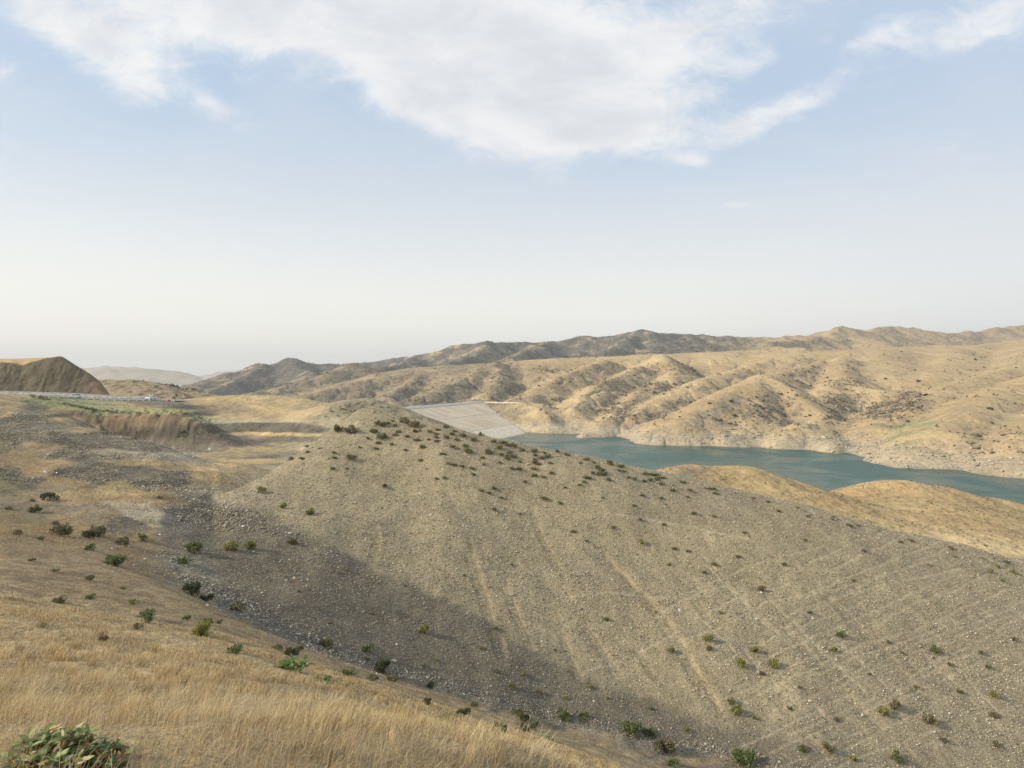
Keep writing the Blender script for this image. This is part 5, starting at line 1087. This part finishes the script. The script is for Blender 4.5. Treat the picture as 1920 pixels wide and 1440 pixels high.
r = empty('bollard', (x, 248, z)); tag(r, 'short white bollard just right of the striped barricade', 'bollard'); MB().box((0, 0, .2), (.34, .3, .8), 0, .8).build('shaft', M_white, r); MB().box((0, 0, .64), (.3, .26, .08)).build('cap', M_red, r)

# far valley: belt of trees and a white shed
def valley():
    X, Y = fan(2600, 3500, 5600, -.56, -.475, .5); px, py = pxpy(X, Y, -78); k = (px > 275) & (px < 352); X, Y = X[k], Y[k]; n = len(X)
    o = bush_blobs('far_trees', X, Y, np.full(n, -79.), rng.uniform(9, 17, n), 6, [(.07,.10,.05),(.09,.12,.06),(.05,.075,.04)]); tag(o, 'belt of green trees on the valley floor far behind the road', 'trees', kind='stuff')
    x, y, z = P(338.5, 722, 4350); r = empty('shed', (x, y, -78)); tag(r, 'long white shed far away in the green valley', 'shed')
    MB().box((0, 0, 10), (13, 30, 20)).build('wall', M_white, r); MB().extrude([(-7, 20), (7, 20), (0, 24)], -15.5, 15.5).build('roof', M_white, r)
valley()

# ------------------------------------------------------------------ broad-leaved plants
def leafy(name, loc, R0, nstem, nleaf, lsize, label, cols, drycols=None, seed=0, h=.5):
    g = np.random.default_rng(seed); root = empty(name, loc); tag(root, label, 'plant'); T = MB(); V = []; C = []; F_ = []; DV = []; DC = []; DF = []
    for i in range(nstem):
        a = g.uniform(0, 6.28); rr = R0*math.sqrt(g.uniform(.05, 1)); tip = np.array([math.cos(a)*rr, math.sin(a)*rr, h*g.uniform(.5, 1.05)*(1-.45*(rr/R0)**2)])
        basep = tip*np.array([.25, .25, 0]); pts = [basep+(tip-basep)*t+np.array([0, 0, .12*h*math.sin(t*3.1)]) for t in (0, .35, .7, 1)]
        T.tube([tuple(p) for p in pts], [.006, .005, .004, .002], 5)
        for j in range(nleaf):
            t = g.uniform(.3, 1.0); p = basep+(tip-basep)*t+np.array([0, 0, .12*h*math.sin(t*3.1)]); b = g.uniform(0, 6.28)
            ax = np.array([math.cos(b), math.sin(b), g.uniform(-.1, 1.1)]); ax /= np.linalg.norm(ax); sd = np.cross(ax, np.array([0, 0, 1.])+g.normal(0, .35, 3)); sd /= np.linalg.norm(sd); up = np.cross(sd, ax)
            L = lsize*g.uniform(.6, 1.25); w = L*g.uniform(.14, .25); cup = g.uniform(.05, .2)
            prof = [(0, 0), (.22, .75), (.5, 1.0), (.78, .62), (1, 0)]; pl = []
            for q, ww in prof:
                c = p+ax*L*q-up*(q*q*L*g.uniform(.1, .3)); pl += [c-sd*w*ww+up*w*ww*cup*2, c, c+sd*w*ww+up*w*ww*cup*2]
            dry = drycols is not None and g.uniform() < .24; VV, FF, CC = (DV, DF, DC) if dry else (V, F_, C); o = len(VV); VV += pl
            for q in range(4):
                s = o+q*3; FF += [(s, s+1, s+4, s+3), (s+1, s+2, s+5, s+4)]
            cc = np.array((drycols if dry else cols)[g.integers(0, len(drycols if dry else cols))])*g.uniform(.8, 1.2); CC += [cc*.9, cc*1.15, cc*.9]*5
    nobj('foliage', V, F_, 4, [M_foliage], col=np.array(C), parent=root)
    if DV: nobj('dry_leaves', DV, DF, 4, [M_foliage], col=np.array(DC), parent=root)
    T.build('stem', M_twig, root)
for cx, cy, w, sd, hh, nm in ((100, 1436, 165, 3, .17, 'broad-leaved green plant with yellowing leaves at the bottom left corner'), (195, 1440, 110, 8, .12, 'darker low broad-leaved plant touching the right side of the corner plant')):
    p = hit([cx], [cy])[0]; p[2] -= .02
    leafy('leafy_plant', tuple(p), w/2*p[1]/F, 60 if sd == 3 else 40, 9, .066, nm, [(.20,.25,.085),(.28,.33,.12),(.14,.18,.07),(.38,.40,.18),(.46,.44,.24)] if sd == 3 else [(.11,.16,.07),(.15,.20,.09),(.21,.26,.11)], [(.48,.27,.08),(.44,.38,.17),(.30,.19,.10),(.52,.42,.24)], sd, hh)
p = hit([556], [1258])[0]; leafy('leafy_plant', tuple(p), 38*p[1]/F, 34, 14, .085, 'fresh green sprawling plant standing in the golden grass crest', [(.16,.24,.065),(.20,.29,.09),(.12,.18,.05)], None, 5, .34)
p = hit([605], [1278])[0]; leafy('leafy_plant', tuple(p), 24*p[1]/F, 14, 12, .07, 'low green runner trailing right below the sprawling plant', [(.14,.22,.06),(.18,.26,.085)], None, 6, .10)

# ------------------------------------------------------------------ haze
def haze():
    x0, x1, y0, y1, z0, z1 = -14000, 14000, -300, 12500, -80.5, 420
    q = MB(); q.box(((x0+x1)/2, (y0+y1)/2, (z0+z1)/2), (x1-x0, y1-y0, z1-z0))
    m = bpy.data.materials.new('haze_air'); m.use_nodes = True; t = NT(m.node_tree); out = t.n('ShaderNodeOutputMaterial'); v = t.n('ShaderNodeVolumePrincipled')
    v.inputs['Color'].default_value = (.94, .955, .965, 1); v.inputs['Density'].default_value = .00011; v.inputs['Anisotropy'].default_value = .2; t.link(v.outputs[0], out.inputs['Volume'])
    o = q.build('haze', m); tag(o, 'thin pale summer haze filling the valley', 'haze', kind='stuff')
haze()
